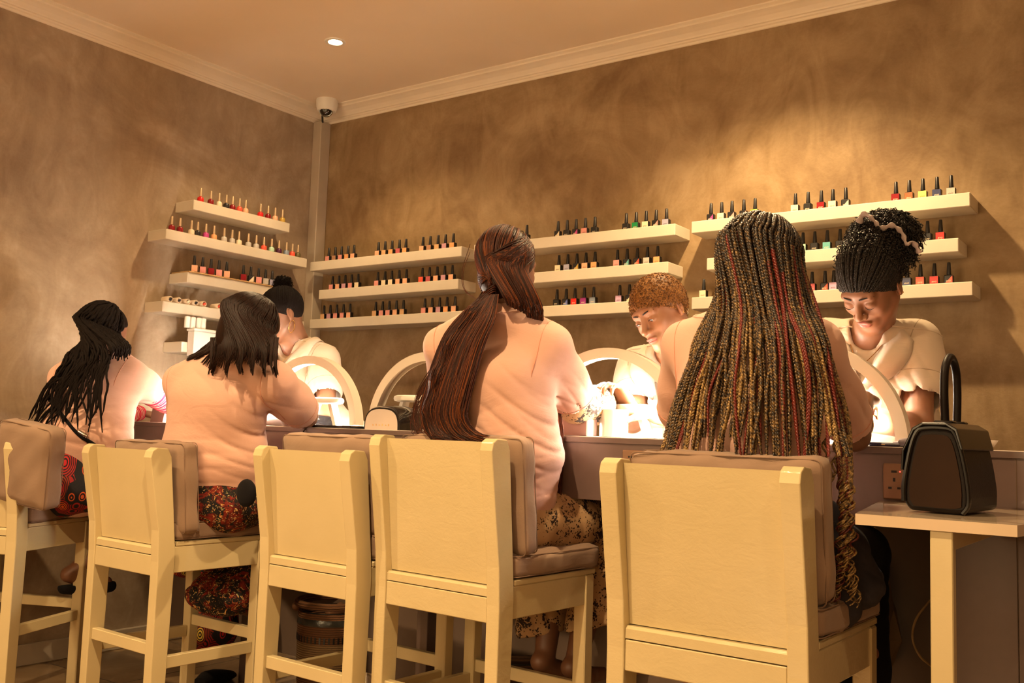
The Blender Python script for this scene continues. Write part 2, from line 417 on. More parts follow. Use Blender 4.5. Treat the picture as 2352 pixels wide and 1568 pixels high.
# ---------------------------------------------------------------- nail polish bottles
PC = dict(pink=(.72,.30,.28), peach=(.78,.42,.27), tan=(.62,.38,.20), brown=(.42,.22,.14), orange=(.75,.36,.16), rose=(.48,.10,.12), mauve=(.55,.30,.38),
    cream=(.78,.66,.48), coral=(.80,.10,.06), red=(.62,.015,.015), black=(.02,.018,.02), green=(.01,.22,.07), lavender=(.36,.36,.50), navy=(.04,.05,.13),
    blue=(.10,.14,.42), purple=(.30,.03,.22), magenta=(.50,.06,.26), teal=(.12,.38,.38), steel=(.22,.27,.36), lilac=(.58,.38,.58), lime=(.42,.80,.05),
    yellow=(.82,.78,.20), silver=(.50,.46,.42), mint=(.42,.62,.46), plum=(.06,.01,.04), olive=(.12,.10,.04), gold=(.50,.32,.06), darkred=(.22,.005,.01), bronze=(.30,.12,.05))
PNAME = dict(rose='dark rose', steel='steel blue', gold='gold glitter', darkred='dark red', bronze='bronze brown', silver='silver glitter', coral='coral red')
PM = {k: simple('polish_'+k, v, .25, var=.10 if k in ('silver', 'gold', 'bronze') else .03, vscale=500, coat=.3) for k, v in PC.items()}
M['cap_black'] = simple('bottle_cap_black', (.012, .011, .012), .38, var=.2)
M['script'] = simple('label_script', (.75, .62, .45), .6)
M['script_dark'] = simple('label_script_dark', (.10, .06, .05), .6)
def text_mesh(txt, size):
    cu = bpy.data.curves.new('txt', 'FONT'); cu.body = txt; cu.size = size; cu.align_x = 'CENTER'; cu.align_y = 'CENTER'; cu.shear = .3; cu.resolution_u = 2
    o = bpy.data.objects.new('txt', cu); COL.objects.link(o); dg = bpy.context.evaluated_depsgraph_get()
    me = bpy.data.meshes.new_from_object(o.evaluated_get(dg)); bpy.data.objects.remove(o); return me
SCRIPT_ME = text_mesh('evo', .0115)
MSC = bpy.data.meshes.new_from_object  # noqa
_cache = {}
def gel_meshes():
    if 'gel' in _cache: return _cache['gel']
    w, d, h = .0155, .0125, .036
    b = MB(); b.box((-w, -d, 0), (w, d, h), .003); b.lathe([(.007, h), (.007, h+.004)], seg=12); o = b.build('bottle_body', M['cap_black']); body = o.data; bpy.data.objects.remove(o)
    b = MB(); b.lathe([(.0082, h+.003), (.0082, h+.006), (.0058, h+.045), (.0050, h+.0465), (.001, h+.047)], seg=14); o = b.build('cap', M['cap_black'], None, True); cap = o.data; bpy.data.objects.remove(o)
    lab = {}
    _cache['gel'] = (body, cap, (w, d, h)); return _cache['gel']
def gel_label(kind, col):
    k = ('lab', kind, col)
    if k in _cache: return _cache[k]
    w, d, h = gel_meshes()[2]; b = MB(); y = -d-.0006
    if kind == 'full': b.box((-w+.0012, y, .003), (w-.0012, -d+.0002, h-.0018), 0)
    else: b.prism([(-w+.003, .003), (w-.0015, .003), (w-.0015, h-.003)], 1, y, -d+.0002)
    o = b.build('label', PM[col]); me = o.data; bpy.data.objects.remove(o); _cache[k] = me; return me
def gel_script(dark):
    k = ('scr', dark)
    if k not in _cache:
        me = SCRIPT_ME.copy(); me.materials.clear(); me.materials.append(M['script_dark' if dark else 'script']); _cache[k] = me
    return _cache[k]
def gel_bottle(x, z, col, kind, label, group, Y=None, rot=0, X=None, script=True):
    body, cap, (w, d, h) = gel_meshes()
    loc = (x, YW-SD+.058, z) if X is None else (X, x, z)
    t = thing('nail_polish_bottle', label, 'nail polish', loc, rot, group)
    link('bottle_body', body, t); link('cap', cap, t)
    if kind != 'plain':
        l = link('label', gel_label(kind, col), t)
    if script:
        s = link('lettering', gel_script(sum(PC[col]) > 1.15 and kind == 'full'), t, (0, -d-.0009, h*.40)); s.rotation_euler = (math.radians(90), 0, 0)
    return t
def round_bottle(y, z, col, label, group):
    k = ('rb', col)
    if k not in _cache:
        b = MB(); b.lathe([(.013, 0), (.0155, .002), (.0155, .018), (.013, .024), (.006, .027), (.006, .031)], seg=20); o = b.build('glass_body', PM[col], None, True); me = o.data; bpy.data.objects.remove(o); _cache[k] = me
    if 'rc' not in _cache:
        b = MB(); b.lathe([(.0065, .029), (.0062, .032), (.0047, .068), (.0042, .070), (.001, .0705)], seg=14); o = b.build('cap', M['brass_cap'], None, True); me = o.data; bpy.data.objects.remove(o); _cache['rc'] = me
    t = thing('nail_varnish_bottle', label, 'nail polish', (XL+SD-.022, y, z), 0, group)
    link('glass_body', _cache[k], t); link('cap', _cache['rc'], t); return t
ORD = ['first', 'second', 'third', 'fourth', 'fifth', 'sixth', 'seventh', 'eighth', 'ninth', 'tenth', 'eleventh', 'twelfth', 'thirteenth', 'fourteenth', 'fifteenth', 'sixteenth', 'seventeenth']
def gel_row(g, r, clusters, ox, oy, sc, zpx, script=True):
    YB = YW-SD+.058
    names = ['left', 'centre', 'right'] if len(clusters) == 3 else ['left', 'right']
    for ci, cl in enumerate(clusters):
        if not cl: continue
        for i, (px, col, kind) in enumerate(cl):
            x = onY(ox+px/sc, zpx, YB)[0]
            if x > GX[g][r][1]-.02: x = GX[g][r][1]-.02
            cn = PNAME.get(col, col)
            look = {'full': '%s polish bottle', 'tri': 'black polish bottle with %s corner label', 'plain': 'all black polish bottle'}[kind]
            look = look % cn if '%' in look else look
            gn = ['corner', 'middle', 'far'][g]
            gel_bottle(x, BZ[r], col, kind, '%s, %s in %s cluster, %s %s shelf' % (look, ORD[i], names[ci], RN[r], gn), 'gel polish bottles on the %s shelf of the %s stack' % (RN[r], gn), script=script)
F, T_, P_ = 'full', 'tri', 'plain'
def L(xs, cols, kinds=None): return [(x, c, (kinds[i] if kinds else F)) for i, (x, c) in enumerate(zip(xs, cols))]
o5 = (700, 500, 5.6)
gel_row(0, 0, [L((310,392,472,554,631), ('pink','brown','pink','orange','peach')), L((945,1030,1119,1212,1296), ('peach','tan','orange','rose','orange')), L((1515,1608,1709,1804,1904), ('peach','brown','tan','mauve','orange'))], *o5, 590, script=False)
gel_row(0, 1, [L((357,438,518,601,684), ('pink','peach','mauve','pink','cream')), L((938,1029,1116,1210,1304), ('pink','cream','cream','peach','peach')), L((1508,1600,1698,1795,1893), ('coral','rose','peach','mauve','peach'))], *o5, 655, script=False)
gel_row(0, 2, [L((246,326,410,495,580), ('tan','mauve','pink','pink','peach')), L((910,998,1083,1175,1265), ('tan','pink','pink','peach','tan')), L((1541,1634,1730,1826,1928), ('pink','peach','mauve','orange','peach'))], *o5, 725, script=False)
o4 = (1180, 430, 4.48)
gel_row(1, 0, [[(137, 'black', P_)], L((458,551,643,738,836), ('cream','black','magenta','pink','gold'), (T_,P_,T_,F,P_)), L((1158,1259,1362,1464,1571), ('black','green','cream','pink','lavender'), (P_,F,F,T_,F))], *o4, 520)
gel_row(1, 1, [None, L((465,556,650,742,836), ('cream','lavender','gold','peach','orange'), (F,F,T_,F,F)), L((1067,1166,1271,1375,1480), ('pink','teal','coral','silver','orange'), (F,T_,T_,F,F))], *o4, 610)
gel_row(1, 2, [None, L((445,540,630,727,822), ('black','blue','red','purple','steel'), (P_,T_,F,F,F)), L((1090,1190), ('lilac','cream'), (F,T_))], *o4, 690)
o3 = (1560, 380, 3.267)
gel_row(2, 0, [L((240,320,397,486,570), ('magenta','cream','pink','pink','lime'), (T_,F,T_,T_,F)), L((873,968,1067,1154,1251), ('cream','black','darkred','cream','silver'), (F,P_,F,F,T_)), L((1628,1728,1830,1937,2043), ('darkred','bronze','yellow','navy','silver'), (F,F,F,F,F))], *o3, 475)
gel_row(2, 1, [None, L((929,1018,1112,1208), ('mint','bronze','teal','black'), (F,P_,F,P_)), L((1865,1963), ('bronze','red'), (P_,F))], *o3, 570)
gel_row(2, 2, [[(185, 'cream', F)], L((998,1095,1160), ('rose','coral','lilac'), (F,T_,F)), L((1712,1812,1917,2025), ('navy','coral','red','coral'), (F,F,F,T_))], *o3, 660)
# short wall: two shelves of slim-capped varnish, one of black-capped gel
XB = XL+SD-.022
def vrow(r, xs, cols, zpx):
    for i, (px, c) in enumerate(zip(xs, cols)):
        y = onX(320+px/3.733, zpx, XB)[1]
        y = min(max(y, LY[r][0]+.018), LY[r][1]-.018)
        round_bottle(y, LZ[r], c, '%s varnish bottle with slim cap, %s along the %s short-wall shelf' % (PNAME.get(c, c), ORD[i], LN[r].split()[0]), 'slim-capped varnish bottles on the %s short-wall shelf' % LN[r].split()[0])
vrow(0, (519,608,680,743,798,858,911,1041,1107,1168,1231), ('red','darkred','cream','black','darkred','coral','peach','red','darkred','peach','gold'), 480)
vrow(1, (269,341,440,495,566,636,725,794,853,935,1003,1070,1137,1201,1266,1317,1365), ('darkred','darkred','cream','black','magenta','orange','silver','silver','cream','silver','silver','coral','mint','plum','steel','coral','olive'), 555)
for ci, (xs, cols, kinds) in enumerate([((465,537,610,678,745), ('peach','pink','darkred','pink','peach'), (F,)*5), ((890,955,1022,1082,1140), ('darkred','cream','pink','silver','lavender'), (F,T_,F,F,F))]):
    for i, px in enumerate(xs):
        y = onX(320+px/3.733, 635, XB)[1]
        gel_bottle(y, LZ[2]+.007, cols[i], kinds[i], '%s black-capped polish bottle, %s on the wooden board %s the corner' % (PNAME.get(cols[i], cols[i]), ORD[i], ('farther from', 'nearer')[ci]), 'gel polish bottles on the wooden boards', rot=math.radians(62), X=XB, script=False)
# rolled swatches lying on the fourth shelf
M['cream_card'] = simple('cream_card', (.72, .58, .42), .6)
for i, (px, c) in enumerate(((250,'black'),(327,'black'),(402,'cream'),(472,'black'),(542,'coral'),(672,'coral'))):
    y = onX(320+px/3.733, 682, XB)[1]
    t = thing('nail_swatch_roll', 'cream roll with %s nail swatch, %s from the open end of the fourth shelf' % (PNAME.get(c, c), ORD[i]), 'nail swatch', (XL+SD-.03, y, LZ[3]+.014), 0, 'nail swatch rolls on the fourth shelf')
    b = MB(); b.lathe([(.0145, -.030), (.0145, .024), (.012, .028), (.0095, .024), (.0095, -.02)], seg=20, M=Matrix.Rotation(math.radians(90), 4, 'Y')); b.build('card_roll', M['cream_card'], t, True)
    b = MB(); b.lathe([(.001, .0300), (.0075, .0285), (.009, .022)], seg=16, sx=.6, M=Matrix.Rotation(math.radians(35), 4, 'X') @ Matrix.Rotation(math.radians(90), 4, 'Y')); b.build('swatch_nail', PM[c], t, True)
# white dispenser box with white tubes on the lowest shelf
y0, y1 = 2.915, 3.22
t = thing('dispenser_box', 'white open-topped box hanging over the front of the lowest short-wall shelf', 'box', (XL+SD+.001, y0, 1.36))
b = MB(); b.box((0, 0, 0), (.055, y1-y0, .125), .004); b.build('box_body', M['white_plastic'], t)
b = MB(); b.box((-.004, -.006, .125), (.059, y1-y0+.006, .137), .003); b.build('rim', M['white_plastic'], t)
M['tube_tip'] = simple('pink_tube_tip', (.75, .35, .30), .4)
for i, px in enumerate((408, 455, 505, 545)):
    y = onX(320+px/3.733, 756, XL+SD+.03)[1]
    t = thing('cuticle_oil_tube', 'white cylindrical tube standing in the white box, %s of four' % ORD[i], 'tube', (XL+SD+.029, y, 1.497), 0, 'white tubes in the dispenser box')
    b = MB(); b.lathe([(.0135, 0), (.0135, .05), (.0125, .053), (.001, .0535)], seg=20); b.build('tube_body', M['white_plastic'], t, True)
    b = MB(); b.lathe([(.006, .053), (.006, .056), (.001, .0565)], seg=12); b.build('tip', M['tube_tip'], t, True)
# ================================================================ counter
YC, CD, ZT = 2.50, .42, 1.045
CX0, CX1 = XL+.005, 1.2
t = thing('manicure_counter', 'long pinkish taupe bar-height manicure counter with a light top', 'counter', (0, 0, 0))
b = MB(); b.box((CX0, YC-.004, ZT-.016), (CX1, YC+CD, ZT), .001); b.build('worktop', M['counter_top'], t)
b = MB(); b.box((CX0, YC, .862), (CX1, YC+.018, ZT-.0165), .001); b.build('front_fascia', M['counter'], t)
b = MB(); b.box((CX0, YC-.0045, ZT-.0165), (CX1, YC-.0005, ZT-.001), 0); b.build('edge_band', M['counter'], t)
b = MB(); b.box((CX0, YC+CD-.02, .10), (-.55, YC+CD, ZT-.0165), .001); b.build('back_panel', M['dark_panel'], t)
b = MB(); b.box((-.549, YC+.001, 0), (-.373, YC+.022, .861), .001); b.build('end_panel', M['counter'], t)
b = MB(); b.box((-.371, YC-.001, 0), (CX1, YC+.022, .861), .001); b.build('end_panel', M['counter'], t)
b = MB(); b.box((-.549, YC+.0225, 0), (-.53, YC+CD-.021, ZT-.0165)); b.build('divider', M['counter'], t)
b = MB(); b.box((-.3725, YC-.0012, .862), (-.3712, YC+.001, ZT-.0165)); b.build('joint_line', M['seam'], t)
for x in (-3.3, -2.35, -1.25):
    b = MB(); b.box((x, YC+.25, 0), (x+.05, YC+.30, ZT-.0165), .002); b.build('leg', M['counter'], t)

# ---------------------------------------------------------------- power socket
def socket(x, z, w, h, label, holes=True):
    t = thing('power_socket', label, 'socket', (x, YC-.0005, z))
    b = MB(); b.box((0, -.009, 0), (w, 0, h), .003); b.build('face_plate', M['socket'], t)
    if not holes: return t
    b = MB()
    for (hx, hz, hw, hh) in ((.020, .064, .013, .0055), (.024, .043, .0055, .009), (.013, .025, .008, .005), (.034, .025, .008, .005), (.047, .064, .012, .0055)):
        b.box((hx, -.0095, hz), (hx+hw, -.0088, hz+hh))
    b.build('slots', M['black_plastic'], t)
    b = MB(); b.lathe([(.0015, 0), (.0012, .0006), (.0002, .0008)], seg=12, M=Matrix.Translation((.0405, -.009, .067)) @ Matrix.Rotation(math.radians(90), 4, 'X')); b.build('indicator', M['red_led'], t)
    return t
M['socket'] = simple('bronze_plate', (.26, .15, .09), .3, metal=.3)
socket(-.663, .919, .147, .086, 'bronze double power socket with red light behind the handbag')
socket(-1.385, .925, .09, .086, 'bronze power socket under the counter edge behind the two nearest chairs')
socket(-3.05, .925, .09, .086, 'bronze power socket under the counter edge near the left end')

# ---------------------------------------------------------------- side table
TZ, TY = .9145, 1.972
t = thing('side_table', 'small glossy cream side table against the counter, holding the handbag', 'table', (0, 0, 0))
b = MB(); b.prism([(-.577, TY), (-.293, TY), (-.225, YC-.012), (-.668, YC-.012)], 2, TZ-.021, TZ)
b.build('tabletop', M['table'] if 'table' in M else M.setdefault('table', simple('table_gloss', (.60, .47, .34), .10, var=.04, coat=.5)), t)
b = MB(); b.box((-.442, TY+.008, 0), (-.402, TY+.035, TZ-.0215), .002); b.build('leg', M['chair'], t)
b = MB(); b.box((-.43, TY+.04, TZ-.06), (-.41, YC-.015, TZ-.0215), .002); b.build('bracket', M['chair'], t)

# ---------------------------------------------------------------- bar chairs
def chair(x, y, yaw, W, label, top=1.0, mat='chair'):
    t = thing('bar_chair', label, 'chair', (x, y, 0), yaw, 'gloss painted bar chairs at the counter')
    h = W/2; p = .043; m = M[mat]
    for s in (-1, 1):
        x0, x1 = (-h, -h+p) if s < 0 else (h-p, h)
        poly = [(0, 0), (.050, 0), (.062, .62), (.026, top-.03), (.012, top-.003), (-.028, top), (-.044, top-.010), (-.050, top-.032), (-.006, .70), (0, .60)]
        b = MB(); b.prism([(q[0]-.0, q[1]) for q in poly], 0, x0, x1); o = b.build('rear_post', m, t); mod = o.modifiers.new('bevel', 'BEVEL'); mod.width = .003; mod.segments = 2; mod.limit_method = 'ANGLE'
        b = MB(); b.box((x0, .395, 0), (x1, .435, .6445), .003); b.build('leg', m, t)
        b = MB(); b.box((x0+.006, .052, .56), (x1-.004, .394, .6445), .002); b.build('side_apron', m, t)
        b = MB(); b.box((x0+.010, .052, .256), (x1-.010, .394, .295), .002); b.build('stretcher', m, t)
    b = MB(); a0, a1 = -h+p+.0005, h-p-.0005
    b.prism([(.022, .648), (.036, .648), (-.004, top-.014), (-.020, top-.010)], 0, a0, a1); b.build('back_panel', m, t)
    b = MB(); b.prism([(.004, .620), (.044, .620), (.044, .646), (.010, .646), (.004, .640)], 0, a0, a1); b.build('ledge', m, t)
    b = MB(); b.box((a0, .003, .552), (a1, .040, .617), .002); b.build('rear_rail', m, t)
    b = MB(); b.box((a0, .010, .300), (a1, .036, .338), .002); b.build('stretcher', m, t)
    b = MB(); b.box((a0, .403, .298), (a1, .428, .336), .002); b.build('footrest', m, t)
    b = MB(); b.box((a0, .400, .56), (a1, .430, .6445), .002); b.build('front_apron', m, t)
    b = MB(); b.box((-h+.002, .065, .645), (h-.002, .445, .661), .003); b.build('seat', m, t)
    return t
CH = {5: (-.864, 1.90, -1.0, .445), 4: (-1.755, 2.12, -3.5, .465), 3: (-2.240, 2.10, -2.5, .440), 2: (-2.985, 1.97, -2.6, .43), 1: (-3.738, 1.813, 23.0, .45)}
chair(*CH[5][:2], math.radians(CH[5][2]), CH[5][3], 'glossy cream bar chair under the person with long gold and red braids', 1.003, 'chair_gloss')
chair(*CH[4][:2], math.radians(CH[4][2]), CH[4][3], 'glossy scuffed cream bar chair under the person with the auburn ponytail', 1.033, 'chair_gloss')
chair(*CH[3][:2], math.radians(CH[3][2]), CH[3][3], 'empty cream bar chair with the wicker basket beyond its legs', .985)
chair(*CH[2][:2], math.radians(CH[2][2]), CH[2][3], 'cream bar chair under the person with straight dark brown hair', .965)
chair(*CH[1][:2], math.radians(CH[1][2]), CH[1][3], 'cream bar chair cut by the frame edge under the person with dreadlocks', .965)

# ---------------------------------------------------------------- cushions
def cushion_mesh(w, d, h, puff=.012, n=18, exps=(.22, .22, .35), dent=0.0, seed=0):
    """boxed cushion: w along x, d along y, h along z, softly swollen faces; returns verts, faces"""
    rs = np.random.RandomState(seed)
    v = []; f = []; idx = {}
    def vert(i, j, k):
        key = (i, j, k)
        if key not in idx:
            u = np.array([i, j, k], float)/n*2-1
            # rounded box
            hw = np.array([w, d, h])/2; r = min(.018, h*.32)
            p = u*hw; q = np.clip(p, -(hw-r), hw-r); dlt = p-q; L_ = np.linalg.norm(dlt)
            p = q+(dlt/L_*r if L_ > 1e-9 else 0)
            a, b_, c_ = (1-u[0]**2), (1-u[1]**2), (1-u[2]**2)
            p[2] += np.sign(u[2])*puff*(abs(u[2]) > .999)*(a*b_)**.6
            p[1] += np.sign(u[1])*puff*.4*(abs(u[1]) > .999)*(a*c_)**.6
            p[0] += np.sign(u[0])*puff*.4*(abs(u[0]) > .999)*(b_*c_)**.6
            wr = .0022*math.sin(23*p[0]+31*p[1]+seed)+.0018*math.sin(61*p[0]-47*p[1]+29*p[2]+seed*2)
            p = p*(1+0)+np.sign(u)*(np.abs(u) > .999)*wr
            if dent: p[2] -= dent*math.exp(-((p[0])/(w*.33))**2-((p[1])/(d*.36))**2)*(u[2] > .5)
            idx[key] = len(v); v.append(p)
        return idx[key]
    for ax in range(3):
        o1, o2 = [(1, 2), (2, 0), (0, 1)][ax]
        for side in (0, n):
            for a in range(n):
                for b_ in range(n):
                    q = []
                    for da, db in ((0, 0), (1, 0), (1, 1), (0, 1)):
                        k = [0, 0, 0]; k[ax] = side; k[o1] = a+da; k[o2] = b_+db; q.append(vert(*k))
                    f.append(q if side else q[::-1])
    return np.array(v), f
def cushion(name, w, d, h, Mx, label, seed=0, dent=0.0, puff=.012, band=True):
    v, f = cushion_mesh(w, d, h, puff, seed=seed, dent=dent)
    me = mesh_np(name, v, f, [M['cushion']], True)
    o = link(name, me); o.matrix_world = Mx; tag(o, label, 'cushion', 'canvas chair cushions')
    # piped seams round both rims
    b = MB(); r = .016
    for sz in (-1, 1):
        z = sz*(h/2-.006); a, c_ = w/2-.001, d/2-.001; pts = []
        for cx, cy, a0 in ((a-r, c_-r, 0), (-a+r, c_-r, 90), (-a+r, -c_+r, 180), (a-r, -c_+r, 270)):
            for k in range(5): th = math.radians(a0+k*22.5); pts.append((cx+r*math.cos(th), cy+r*math.sin(th), z))
        b.tube(pts, .0016, 5, closed=True)
    s = b.build('piping', M['cushion_seam'], o, True)
    return o
M['cushion_seam'] = simple('cushion_piping', (.20, .125, .085), .9)
def chair_M(k, lx, ly, lz, rx=0, ry=0, rz=0):
    x, y, yaw, W = CH[k]
    return Matrix.Translation((x, y, 0)) @ Matrix.Rotation(math.radians(yaw), 4, 'Z') @ Matrix.Translation((lx, ly, lz)) @ Matrix.Rotation(math.radians(rz), 4, 'Z') @ Matrix.Rotation(math.radians(ry), 4, 'Y') @ Matrix.Rotation(math.radians(rx), 4, 'X')
who = {5: 'the person with gold and red braids', 4: 'the person with the auburn ponytail', 2: 'the person with straight dark hair', 1: 'the person with dreadlocks'}
for k in (5, 4, 2, 1):
    W = CH[k][3]
    cushion('seat_cushion', W+.005, .40, .066, chair_M(k, 0, .262, .695, rx=0 if k != 1 else 2), 'tan canvas seat cushion under '+who[k], seed=k, dent=.016, puff=.01)
cushion('seat_cushion', .44, .38, .075, chair_M(3, .01, .262, .700), 'tan canvas seat cushion on the empty bar chair', seed=3)
def back_cushion(k, w, hgt, th, lx, ly, lz, tilt, label, rz=0, ry=0, seed=0):
    cushion('back_cushion', w, hgt, th, chair_M(k, lx, ly, lz, rx=90+tilt, rz=rz, ry=ry), label, seed=seed, puff=.010)
back_cushion(5, .435, .295, .062, .012, .092, .872, 6, 'upright tan canvas back cushion behind '+who[5], seed=11)
back_cushion(4, .455, .315, .062, .020, .098, .880, 6, 'upright tan canvas back cushion behind '+who[4], seed=12)
back_cushion(3, .425, .29, .062, .012, .088, .879, 6, 'tan canvas back cushion rising above the empty chair', seed=13)
back_cushion(2, .42, .295, .062, .030, .090, .834, 5, 'upright tan canvas back cushion behind '+who[2], seed=14)

cushion('back_cushion', .26, .29, .080, Matrix.Translation((-3.505, 1.915, .882)) @ Matrix.Rotation(math.radians(12), 4, 'Z') @ Matrix.Rotation(math.radians(8), 4, 'Y') @ Matrix.Rotation(math.radians(96), 4, 'X'), 'tan canvas back cushion slumped askew behind the person with dreadlocks', seed=21, puff=.012)
# ================================================================ smooth implicit bodies
def rotm(yaw=0, pitch=0, roll=0):
    """columns: right, forward, up of a head/hand; yaw about z, pitch>0 looks down, roll tilts to its right (degrees)"""
    return np.array((Matrix.Rotation(math.radians(yaw), 3, 'Z') @ Matrix.Rotation(math.radians(-pitch), 3, 'X') @ Matrix.Rotation(math.radians(roll), 3, 'Y')))
class SDF:
    def __init__(s): s.p = []; s.folds = []; s.paint = []
    def _ap(s, fn, lo, hi, k, op, tagm): s.p.append((fn, np.asarray(lo, float), np.asarray(hi, float), k, op, tagm)); return s
    def cone(s, a, b, r1, r2, k=.015, op='u', m=0):
        a = np.asarray(a, float); b = np.asarray(b, float); ba = b-a; L2 = ba@ba+1e-12; R = max(r1, r2)
        def fn(X, Y, Z):
            px, py, pz = X-a[0], Y-a[1], Z-a[2]
            h = np.clip((px*ba[0]+py*ba[1]+pz*ba[2])/L2, 0, 1)
            return np.sqrt((px-h*ba[0])**2+(py-h*ba[1])**2+(pz-h*ba[2])**2)-(r1+(r2-r1)*h)
        return s._ap(fn, np.minimum(a, b)-R, np.maximum(a, b)+R, k, op, m)
    def chain(s, pts, rs, k=.012, op='u', m=0):
        for i in range(len(pts)-1): s.cone(pts[i], pts[i+1], rs[i], rs[i+1], k, op, m)
        return s
    def ell(s, c, r, R=None, k=.015, op='u', m=0):
        c = np.asarray(c, float); r = np.asarray(r, float); Rm = np.eye(3) if R is None else np.asarray(R)
        def fn(X, Y, Z):
            px, py, pz = X-c[0], Y-c[1], Z-c[2]
            q = [(px*Rm[0, i]+py*Rm[1, i]+pz*Rm[2, i]) for i in range(3)]
            k0 = np.sqrt((q[0]/r[0])**2+(q[1]/r[1])**2+(q[2]/r[2])**2)
            k1 = np.sqrt((q[0]/r[0]**2)**2+(q[1]/r[1]**2)**2+(q[2]/r[2]**2)**2)+1e-9
            return k0*(k0-1)/k1
        e = np.sqrt(((Rm*r)**2).sum(1)); return s._ap(fn, c-e, c+e, k, op, m)
    def sec(s, a, b, side, ra, rb, k=.02, op='u', m=0):
        """elliptic limb/torso section from a to b; ra=(half width, half depth)"""
        a = np.asarray(a, float); b = np.asarray(b, float); ba = b-a; L = np.linalg.norm(ba); ax = ba/L
        sd = np.asarray(side, float); sd = sd-(sd@ax)*ax; sd /= np.linalg.norm(sd); nn = np.cross(ax, sd); R = max(*ra, *rb)
        def fn(X, Y, Z):
            px, py, pz = X-a[0], Y-a[1], Z-a[2]
            t = px*ax[0]+py*ax[1]+pz*ax[2]; h = np.clip(t/L, 0, 1); z = t-h*L
            x = px*sd[0]+py*sd[1]+pz*sd[2]; y = px*nn[0]+py*nn[1]+pz*nn[2]
            rx = ra[0]+(rb[0]-ra[0])*h; ry = ra[1]+(rb[1]-ra[1])*h; rm = np.minimum(rx, ry)*.8
            k0 = np.sqrt((x/rx)**2+(y/ry)**2+(z/rm)**2); k1 = np.sqrt((x/rx**2)**2+(y/ry**2)**2+(z/rm**2)**2)+1e-9
            return k0*(k0-1)/k1
        return s._ap(fn, np.minimum(a, b)-R, np.maximum(a, b)+R, k, op, m)
    def cut(s, p, n, k=.003):
        """remove everything on the +n side of the plane"""
        p = np.asarray(p, float); n = np.asarray(n, float); n = n/np.linalg.norm(n)
        def fn(X, Y, Z): return (X-p[0])*n[0]+(Y-p[1])*n[1]+(Z-p[2])*n[2]
        s.p.append((fn, None, None, k, 'cut', 0)); return s
    def fold(s, c, n, lam, amp, rad, ph=0.0, warp=6.0):
        s.folds.append((np.asarray(c, float), np.asarray(n, float)/np.linalg.norm(n), lam, amp, rad, ph, warp)); return s
    def bounds(s):
        lo = np.min([q[1] for q in s.p if q[1] is not None and q[4] != 'sub'], 0); hi = np.max([q[2] for q in s.p if q[2] is not None and q[4] != 'sub'], 0); return lo, hi
    def eval(s, lo, n, h):
        ax = [lo[i]+h*np.arange(n[i]) for i in range(3)]
        F = np.full(n, .06, np.float32); pad = .045
        for fn, plo, phi, k, op, m in s.p:
            if plo is None: sl = [slice(0, n[i]) for i in range(3)]
            else:
                i0 = [int(max(0, math.floor((plo[i]-pad-lo[i])/h))) for i in range(3)]; i1 = [int(min(n[i], math.ceil((phi[i]+pad-lo[i])/h)+1)) for i in range(3)]
                if any(i1[i] <= i0[i] for i in range(3)): continue
                sl = [slice(i0[i], i1[i]) for i in range(3)]
            X = ax[0][sl[0]][:, None, None].astype(np.float32); Y = ax[1][sl[1]][None, :, None].astype(np.float32); Z = ax[2][sl[2]][None, None, :].astype(np.float32)
            d = fn(X, Y, Z).astype(np.float32); sl = tuple(sl); G = F[sl]
            if op == 'u':
                hh = np.clip(.5+.5*(G-d)/k, 0, 1); F[sl] = G*(1-hh)+d*hh-k*hh*(1-hh)
            elif op == 'sub':
                hh = np.clip(.5-.5*(G+d)/k, 0, 1); F[sl] = G*(1-hh)-d*hh+k*hh*(1-hh)
            elif op == 'cut':
                d = np.broadcast_to(d, G.shape); hh = np.clip(.5-.5*(G-d)/k, 0, 1); F[sl] = G*(1-hh)+d*hh+k*hh*(1-hh)
        for c, nn, lam, amp, rad, ph, warp in s.folds:
            i0 = [int(max(0, (c[i]-2*rad-lo[i])//h)) for i in range(3)]; i1 = [int(min(n[i], (c[i]+2*rad-lo[i])//h+1)) for i in range(3)]
            if any(i1[i] <= i0[i] for i in range(3)): continue
            X = ax[0][i0[0]:i1[0]][:, None, None]-c[0]; Y = ax[1][i0[1]:i1[1]][None, :, None]-c[1]; Z = ax[2][i0[2]:i1[2]][None, None, :]-c[2]
            g = np.exp(-(X*X+Y*Y+Z*Z)/rad**2); w = .25*np.sin(warp*3.1*X+ph)+.25*np.sin(warp*2.3*Z+1.7*ph)+.2*np.sin(warp*4.1*Y+ph*.7)
            u = (X*nn[0]+Y*nn[1]+Z*nn[2])/lam+w; sw = (1-np.abs(np.sin(math.pi*u)))**2.2
            F[i0[0]:i1[0], i0[1]:i1[1], i0[2]:i1[2]] += (amp*sw*g).astype(np.float32)
        return F
    def mesh(s, h, box=None, holes=()):
        lo, hi = s.bounds() if box is None else (np.asarray(box[0], float), np.asarray(box[1], float))
        if box is None: lo = lo-3*h; hi = hi+3*h
        n = tuple(int(math.ceil((hi[i]-lo[i])/h))+1 for i in range(3))
        F = s.eval(lo, n, h); v, f = surface_nets(F, lo, h)
        if len(holes) and len(f):
            c = v[f].mean(1); keep = np.ones(len(f), bool)
            for a, b in holes: keep &= ~np.all((c > np.asarray(a)+h) & (c < np.asarray(b)-h), axis=1)
            f = f[keep]
        return v, f
